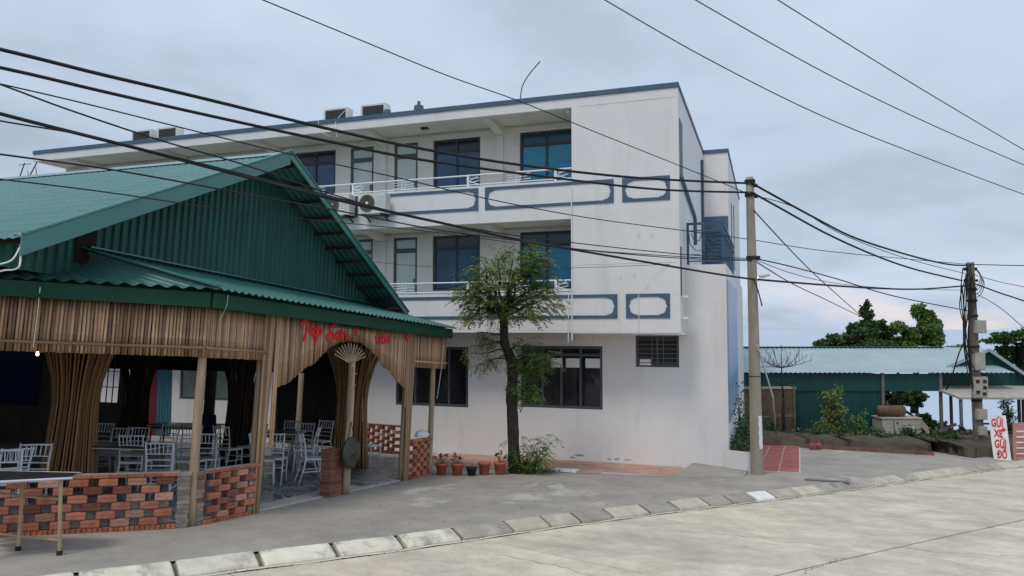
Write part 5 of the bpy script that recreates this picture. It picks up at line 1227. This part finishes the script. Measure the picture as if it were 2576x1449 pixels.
for x_, y_ in ((17.28,30.0),(17.4,33.5),(14.95,30.0)): S('post', m_acg, (x_-0.05,x_+0.05,y_-0.05,y_+0.05,SB-0.7,0.25))
# cross gable at the right end
AP = Vector((19.75, 31.0, 1.16)); GL = Vector((17.35, 31.0, 0.18)); GRr = Vector((22.0, 31.0, -0.42))
m_ = MB(); ncol = 60
cols = [(GL.x + (GRr.x-GL.x)*i/ncol) for i in range(ncol+1)]
def gz(x_): return GL.z + (AP.z-GL.z)*(x_-GL.x)/(AP.x-GL.x) if x_ < AP.x else AP.z + (GRr.z-AP.z)*(x_-AP.x)/(GRr.x-AP.x)
m_.v = [(x_, 31.0+0.014*math.sin(i*1.57), -0.55) for i, x_ in enumerate(cols)] + [(x_, 31.0+0.014*math.sin(i*1.57), gz(x_)) for i, x_ in enumerate(cols)]
m_.f = [(i, i+1, i+2+ncol, i+1+ncol) for i in range(ncol)]; m_.build('gable_wall', m_shgreen, shed, SM)
for a, b in ((GL, AP), (AP, GRr)):
    MB().add([a+Vector((0,-0.3,0.04)), b+Vector((0,-0.3,0.04)), b+Vector((0,5,0.04)), a+Vector((0,5,0.04))], [(0,1,2,3)]).build('roof_sheet', m_shroof, shed, SM)
    MB().bar(a+Vector((0,-0.31,0.0)), b+Vector((0,-0.31,0.0)), 0.03, 0.12).build('rake_flashing', m_shroof, shed, SM)
# lean-to in front of the cross gable
lt = thing('lean_to', 'low lean to canopy on thin posts behind the pole with meter boxes', 'canopy', (20,29.5,SB), 0, SM)
MB().add([(17.2,30.9,-0.30),(24.5,30.9,-0.35),(24.5,28.6,-0.62),(17.2,28.6,-0.60),(17.2,30.9,-0.36),(24.5,30.9,-0.41),(24.5,28.6,-0.70),(17.2,28.6,-0.68)], [(0,1,2,3),(4,7,6,5),(3,2,6,7),(0,3,7,4),(1,5,6,2)]).build('roof_sheet', m_box, lt, SM)
for x_, y_ in ((17.3,28.7),(18.1,30.7),(20.9,30.7),(19.9,28.7),(22.6,30.6)): MB().box(x_-0.045,x_+0.045,y_-0.045,y_+0.045,SB-0.6,-0.62).build('post', m_acg, lt, SM)
MB().box(19.0,24,30.6,30.68,SB+0.55,SB+0.62).build('rail', m_acg, lt, SM)
# yard ground and its rough edge
eb = []; edge_px = [(1840,1118),(1920,1121),(2030,1124),(2100,1130),(2200,1136),(2330,1142),(2345,1134),(2400,1145),(2445,1153),(2480,1150),(2600,1160),(2760,1165)]
EG = [TM @ (g(u, v) + Vector((random.uniform(-.08,.08), random.uniform(-.16,.16), 0))) for u, v in [(a[0]+(b[0]-a[0])*k/6, a[1]+(b[1]-a[1])*k/6) for a, b in zip(edge_px, edge_px[1:]) for k in range(6)]]
bk = MB(); n_ = len(EG)
bk.v = [(p.x,p.y,p.z-0.05) for p in EG] + [(p.x+rv(.06).x, p.y+0.12+random.uniform(0,.25), p.z+0.20+random.uniform(0,.10)) for p in EG] + [(p.x-0.5, p.y+1.4, p.z+0.26+random.uniform(-.05,.08)) for p in EG] + [tuple((SM @ Vector((8+ i*0.4, 33.0, SB-0.05)))) for i in range(n_)] + [tuple((SM @ Vector((8+ i*0.4, 44.0, SB-1.5)))) for i in range(n_)]
for j in range(4):
    for i in range(n_-1): a = j*n_+i; bk.f.append((a, a+1, a+1+n_, a+n_))
tag(bk.build('earth_bank', m_dirt, None, ID, True), kind='structure')
# old masonry wall beside the shed
mw = thing('masonry_wall', 'mouldy brown masonry wall left of the green shed wall', 'wall', (10.2,29.6,SB), 0, SM)
MB().box(8.9,11.25,29.62,29.85,SB-0.4,-0.36).build('render', m_brownwall, mw, SM); MB().box(8.85,11.3,29.58,29.90,-0.36,-0.28).build('coping', m_box, mw, SM); MB().box(11.16,11.26,29.55,29.92,SB-0.4,-0.28).build('end_post', m_brownwall, mw, SM)
MB().box(8.9,9.35,29.0,29.6,SB-0.4,-0.55).build('buttress', m_brownwall, mw, SM)
for x_, z_ in ((9.5,-1.45),(10.4,-1.42)): MB().box(x_,x_+0.8,29.59,29.618,z_-0.02,z_).build('ledge', m_box, mw, SM)
# plants of the yard
def shrub(label, u, v, D, hpx, wpx, n, mt, cat='shrub', ls=(0.08,0.16)):
    b0 = far(u, v, D); t = thing('shrub', label, cat, b0); lf = MB(); st = MB()
    for k in range(n):
        f = random.random()**0.8; uu = u + random.gauss(0,1)*wpx*0.34*(1.15-f); e_ = far(uu, v - hpx*f, D + random.gauss(0,0.3))
        pp = limb(st, b0 + rv(0.1), e_, 0.014, 0.004, 0.05, 3, 4)
        for q in pp[1:]:
            for j in range(16): leaf(lf, q + rv(0.16), rv(1)+Vector((0,0,-0.15)), random.uniform(*ls), ls[1]*0.42)
    tag(st.build('stem', m_bark, t), kind='stuff'); lf.build('foliage', mt, t)
shrub('tall leafy shrub growing in front of the green shed wall', 2098, 1114, 28.3, 138, 120, 60, m_leaf)
shrub('small yellowish shrub right of the tall one before the shed wall', 2160, 1108, 28.5, 55, 40, 14, m_leafb)
shrub('low weeds in front of the beige cabinet', 2282, 1114, 27.2, 34, 60, 22, m_leafd)
shrub('low weeds at the foot of the pole with meter boxes', 2400, 1136, 25.3, 40, 90, 34, m_leafd)
shrub('low weeds at the foot of the brown masonry wall', 1945, 1112, 28.0, 60, 50, 16, m_leafd)
shrub('low weeds under the tall shrub', 2060, 1117, 26.9, 34, 190, 80, m_leafd)
shrub('low weeds along the middle of the earth bank', 2200, 1122, 26.6, 34, 190, 90, m_leafd)
shrub('low weeds along the right part of the earth bank', 2370, 1130, 25.8, 36, 140, 70, m_leafd)
shrub('dark bush seen through the lean to at the right edge', 2535, 1130, 34, 150, 70, 34, m_leafd)
# leafless young tree
bt = thing('bare_tree', 'leafless young tree with upswept twigs before the shed roof', 'tree', far(1972,1100,28.6)); st = MB()
limb(st, far(1972,1102,28.6), far(1970,1000,28.6), 0.075, 0.05, 0.03, 5, 8); limb(st, far(1970,1000,28.6), far(1966,922,28.6), 0.045, 0.022, 0.02, 5, 6)
for (u, v) in [(1905,888),(1925,880),(1945,885),(1966,868),(1990,885),(2012,888),(2030,895),(2045,905),(1915,905),(1898,925)]:
    k = far(1966+(u-1966)*0.45, 922-(922-v)*0.18, 28.6+random.uniform(-.3,.3)); a_ = far(1966,925,28.6); e_ = far(u, v, 28.6+random.uniform(-.5,.5))
    pts = catmull([a_, k, e_], 5); st.tube(pts, [0.018-0.0012*i for i in range(len(pts))], 5)
    for j in range(6):
        q = pts[random.randint(3,9)]; st.tube([q, q + rv(0.12) + Vector((0,0,random.uniform(.12,.32)))], [0.008,0.004], 4)
for (u, v) in [(1915,948),(2030,955),(1930,960),(2060,948)]: st.tube(catmull([far(1968,968,28.6), far((1968+u)/2,960,28.4), far(u,v,28.3)], 4), 0.012, 4)
st.build('branches', m_bark, bt, ID, True)
# background trees
def big_tree(label, base, clumps, D, n, mt, ls=(0.11,0.24)):
    b0 = far(base[0], base[1], D); t = thing('background_tree', label, 'tree', b0); st = MB(); lf = MB(); ctr = far(clumps[0][0], clumps[0][1]+20, D)
    limb(st, b0, ctr, 0.22, 0.10, 0.12, 6, 8)
    tot = sum(c[2]*c[3] for c in clumps)
    for (u, v, ru, rv_, dd) in clumps:
        c = far(u, v, D+dd); limb(st, ctr, c, 0.08, 0.025, 0.10, 5, 5); a_, b_ = ru/F*D, rv_/F*D
        sub = [(Vector((random.gauss(0,.5), random.gauss(0,.5), random.gauss(0,.5)))) for _ in range(9)]
        for k in range(int(n*ru*rv_/tot)):
            s_ = random.choice(sub); d = rv(1)
            while d.length > 1: d = rv(1)
            q = s_*0.95 + d*0.42
            leaf(lf, c + Vector((q.x*a_, q.y*a_, q.z*b_)), rv(1)+Vector((0,0,-0.2)), random.uniform(*ls), ls[1]*0.5)
    st.build('trunk', m_bark, t, ID, True); lf.build('crown', mt, t)
big_tree('broad dark green tree rising behind the left of the shed roof', (2130,1040), [(2160,845,60,28,0),(2100,862,48,22,0.5),(2195,835,42,24,0.5),(2060,876,34,14,0),(2178,795,15,24,0),(2200,820,28,20,-0.5),(2140,878,90,16,0.5),(2235,868,50,22,0.8)], 42, 26000, m_leafd)
big_tree('green tree with a tall bright top right of the broad dark one', (2300,1040), [(2300,845,46,30,0),(2330,810,28,34,0),(2265,860,46,22,0.5),(2315,785,16,18,0),(2345,850,22,30,0),(2300,880,80,14,0.5)], 41, 21000, m_leafb)
big_tree('tree with flat spreading tiers of leaves at the right edge', (2585,1100), [(2570,845,46,9,0),(2510,853,34,7,0),(2540,882,30,8,0.5),(2585,872,40,10,0),(2560,912,40,14,0),(2600,930,50,34,0),(2570,940,26,20,0.5),(2600,838,30,8,0)], 37, 14000, m_leafd)
big_tree('dark tree seen under the shed eave behind the rusty tank', (2255,1090), [(2250,1000,40,24,0),(2300,1005,30,18,0),(2225,1015,22,22,0),(2320,1060,22,20,-1),(2345,1075,20,18,-1)], 39.5, 9000, m_leafd)
# generator cabinet, tank, planks, scrap, bag
D0 = 29.0
def SX(u, D=D0): return (u-CX)/F*D
def SZ(v, D=D0): return EYE - (v-826)/F*D
cab = thing('cabinet', 'beige metal cabinet with a small notice standing under the shed eave', 'cabinet', (SX(2260),D0,SZ(1108)), 0, SM)
MB().box(SX(2212),SX(2309),D0,D0+0.8,SZ(1112),SZ(1052)).build('body', m_beige, cab, SM); MB().box(SX(2210),SX(2311),D0-0.03,D0+0.83,SZ(1052),SZ(1049)).build('lid', m_beige, cab, SM)
MB().box(SX(2240),SX(2241.5),D0-0.008,D0-0.001,SZ(1108),SZ(1056)).build('door_gap', m_black, cab, SM)
MB().box(SX(2255),SX(2290),D0-0.008,D0-0.001,SZ(1079),SZ(1070)).build('notice', m_white, cab, SM); MB().box(SX(2258),SX(2288),D0-0.008,D0-0.001,SZ(1069),SZ(1066)).build('notice', m_pink, cab, SM); MB().box(SX(2247),SX(2251),D0-0.03,D0-0.001,SZ(1063),SZ(1060)).build('handle', m_black, cab, SM)
tk_ = thing('tank', 'rusty horizontal cylinder tank lying on the beige cabinet', 'tank', (SX(2248),D0+0.4,SZ(1049)), 0, SM)
MB().tube([(SX(2212),D0+0.4,SZ(1034.5)),(SX(2216),D0+0.4,SZ(1034.5)),(SX(2278),D0+0.4,SZ(1034.5)),(SX(2282),D0+0.4,SZ(1034.5))], [0.14,0.215,0.215,0.14], 18).build('shell', m_rust, tk_, SM, True)
for u in (2228,2266): MB().box(SX(u)-0.03,SX(u)+0.03,D0+0.2,D0+0.6,SZ(1049)+0.002,SZ(1049)+0.06).build('cradle', m_rust, tk_, SM)
MB().tube([(SX(2238),D0+0.4,SZ(1024)),(SX(2238),D0+0.4,SZ(1010))], 0.03, 8).build('pipe', m_rust, tk_, SM)
for i, (u, lb) in enumerate(((2300,'leftmost plank leaning by the cabinet'),(2308,'second plank leaning by the cabinet'),(2316,'third plank leaning by the cabinet'),(2324,'rightmost plank leaning by the cabinet'))):
    p, q = Vector((SX(u-2),D0+0.3+0.1*i,SZ(1046)-0.05*i)), Vector((SX(u+36-5*i),D0-0.35+0.1*i,SZ(1103)))
    tag(MB().bar(p, q, 0.17, 0.03, (0,-1,0.4)).build('plank', m_plank, None, SM), lb, 'plank', 'planks leaning by the cabinet')
scr = MB()
for k in range(70):
    c = Vector((SX(2372+random.gauss(0,26)), D0-0.2+random.uniform(-.4,.6), SZ(1104)+abs(random.gauss(0,0.22)))); a_ = rv(1).normalized(); b_ = a_.cross(rv(1)).normalized()
    scr.obox(c, a_*random.uniform(.1,.4), b_*random.uniform(.03,.1), a_.cross(b_)*random.uniform(.01,.05))
tag(scr.build('scrap_heap', m_scrap, None, SM), 'heap of dark scrap and branches behind the low bank near the meter pole', 'scrap', kind='stuff')
bgp = thing('plastic_bag', 'pair of pink plastic bags slumped at the edge of the red tiles', 'bag', TM @ g(2050,1130))
for du in (-7, 7):
    c = TM @ g(2051+du,1131); m_ = MB().lathe([(0.10,0.0),(0.16,0.08),(0.15,0.22),(0.07,0.32),(0.09,0.40),(0.0,0.40)], 12, c + Vector((0,0,-0.02)))
    m_.v = [(c.x+(x-c.x)*0.75, c.y+(y-c.y)*0.75, c.z+(z-c.z)*0.8) for x, y, z in m_.v]; m_.v = [(x+random.uniform(-.02,.02), y+random.uniform(-.02,.02), z) for x, y, z in m_.v]; m_.build('bag', m_bag, bgp)
# brick edging of the bank
edg = thing('brick_edging', 'low row of dark red bricks along the edge of the earth bank', 'edging', TM @ g(2230,1140))
eb_ = MB().box(-0.11,0.11,-0.06,0.06,0,0.12).mesh('brick', m_brownwall); eb2 = MB().box(-0.11,0.11,-0.06,0.06,0,0.10).mesh('brick', m_brickp)
ea, ez_ = g(2020,1127), g(2340,1145); nb_ = 24
for i in range(nb_): piece('brick', eb2 if random.random() < 0.35 else eb_, edg, Matrix.Translation(ea.lerp(ez_, i/(nb_-1)) + Vector((0,random.uniform(-.03,.03),0))) @ Matrix.Rotation(math.atan2(ez_.y-ea.y, ez_.x-ea.x)+random.uniform(-.08,.08),4,'Z'), TM)
# sign boards
sg = thing('sign_board', 'white board with tall red letters leaning at the foot of the far pole', 'sign', TM @ g(2522,1156))
c00, c10, c11, c01 = far(2500,1155,22.35), far(2544,1159,22.05), far(2529.5,1045,22.4), far(2486,1045,22.7)
nb2 = (c10-c00).cross(c01-c00).normalized()
if nb2.dot(cF) > 0: nb2 = -nb2
MB().prism([c00, c10, c11, c01], -nb2*0.04).build('board', m_white, sg)
ex_ = (c10-c00).normalized(); ey_ = nb2.cross(ex_).normalized()
def sign_text(txt, f, size, sx, dx=0.0):
    me = text_mesh(txt, size, m_redp, 0.004, 0.010, 0, sx)
    p = c00.lerp(c10, 0.5+dx).lerp(c01.lerp(c11, 0.5+dx), f) + nb2*0.008
    piece('letters', me, sg, Matrix(((ex_.x,ey_.x,nb2.x,p.x),(ex_.y,ey_.y,nb2.y,p.y),(ex_.z,ey_.z,nb2.z,p.z),(0,0,0,1))))
sign_text('GỬI', 0.82, 0.33, 0.54, -0.04); sign_text('XE', 0.585, 0.29, 0.60, -0.04); sign_text('GỬI', 0.345, 0.33, 0.54, 0.0); sign_text('ĐỒ', 0.11, 0.30, 0.58, 0.02)
sign_text('←', 0.68, 0.16, 0.8, 0.33)
MB().tube([far(2538,1150,22.9), far(2527,1050,22.55)], 0.02, 6).build('prop', m_acg, sg)
s2 = thing('sign_board', 'faded red board cut off by the right edge of the picture', 'sign', TM @ g(2572,1158))
MB().prism([far(2550,1160,22.2), far(2600,1164,22.2), far(2600,1062,22.4), far(2549,1065,22.4)], cF*0.04).build('board', m_pink, s2)
for i in range(5): MB().bar(far(2557,1085+14*i,22.2), far(2590,1085+14*i,22.2), 0.01, 0.035, (0,0,1)).build('faded_line', m_white, s2)
# small things on the pavement
dc = g(2080,1211); tag(MB().box(dc.x-0.45,dc.x+0.45,dc.y-0.10,dc.y+0.10,0.002,0.03).build('steel_plate', m_acg, None, TM), 'dark flat steel plate lying on the pavement near the kerb', 'plate')
tag(MB().tube([far(44,462,26), far(62,410,26)], 0.02, 5).tube([far(60,470,26), far(100,395,26)], 0.02, 5).tube([far(48,415,26), far(78,412,26)], 0.012, 5).tube([far(70,430,26), far(74,470,26)], 0.012, 5).tube([far(90,420,26), far(94,462,26)], 0.012, 5).tube([far(86,440,26), far(72,470,26)], 0.01, 5).build('antenna', m_black), 'thin steel antenna frame standing behind the left end of the green roof', 'antenna')

# dirt, dry leaves and grit gathered along the foot of the kerb and on the pavement
dm = MB()
for k in range(700):
    if k < 430: p, d, n = kerb_at(random.uniform(2, acc[-1]-4)); q = p + n*random.gauss(-0.03,0.05) + Vector((0,0,-0.113))
    else: q = Vector((random.uniform(-6.5,3), 0, 0.006)); q.y = random.uniform(9,22); pk = min(kl, key=lambda c: abs(c.y-q.y)); q.x = pk.x - abs(random.gauss(0.6,1.6)) - 0.35
    r_ = random.uniform(0.006,0.022); a = random.uniform(0,6.28)
    dm.add([q + Vector((r_*math.cos(a+j*1.57)*random.uniform(.5,1.4), r_*math.sin(a+j*1.57)*random.uniform(.5,1.4), random.uniform(0,0.008))) for j in range(4)], [(0,1,2,3)])
tag(dm.build('litter', m_joint, None, TM), 'scattered grit and dry leaf bits along the kerb', 'litter', kind='stuff')
# cracks in the road slabs
def crack(a, b, n=16, w_=0.010):
    a, b = Vector(a), Vector(b); m_ = MB(); d = (b-a).normalized(); s_ = Vector((-d.y, d.x, 0)); L_ = (b-a).length; o_ = 0
    for i in range(n+1):
        o_ += random.uniform(-0.06,0.06); c = a.lerp(b, i/n) + s_*o_; h_ = w_*random.uniform(0.3,1.0)
        m_.v += [tuple(c + s_*h_), tuple(c - s_*h_)]
    m_.f = [(2*i, 2*i+1, 2*i+3, 2*i+2) for i in range(n)]; m_.build('crack', m_joint, road, TM)
for (u0,v0,u1,v1) in ((1240,1395,1520,1452),(1680,1330,1990,1372),(2030,1446,2150,1408),(2455,1322,2500,1330),(2240,1372,2576,1398)):
    crack(g(u0,v0,-0.1185), g(u1,v1,-0.1185), 18, 0.008)
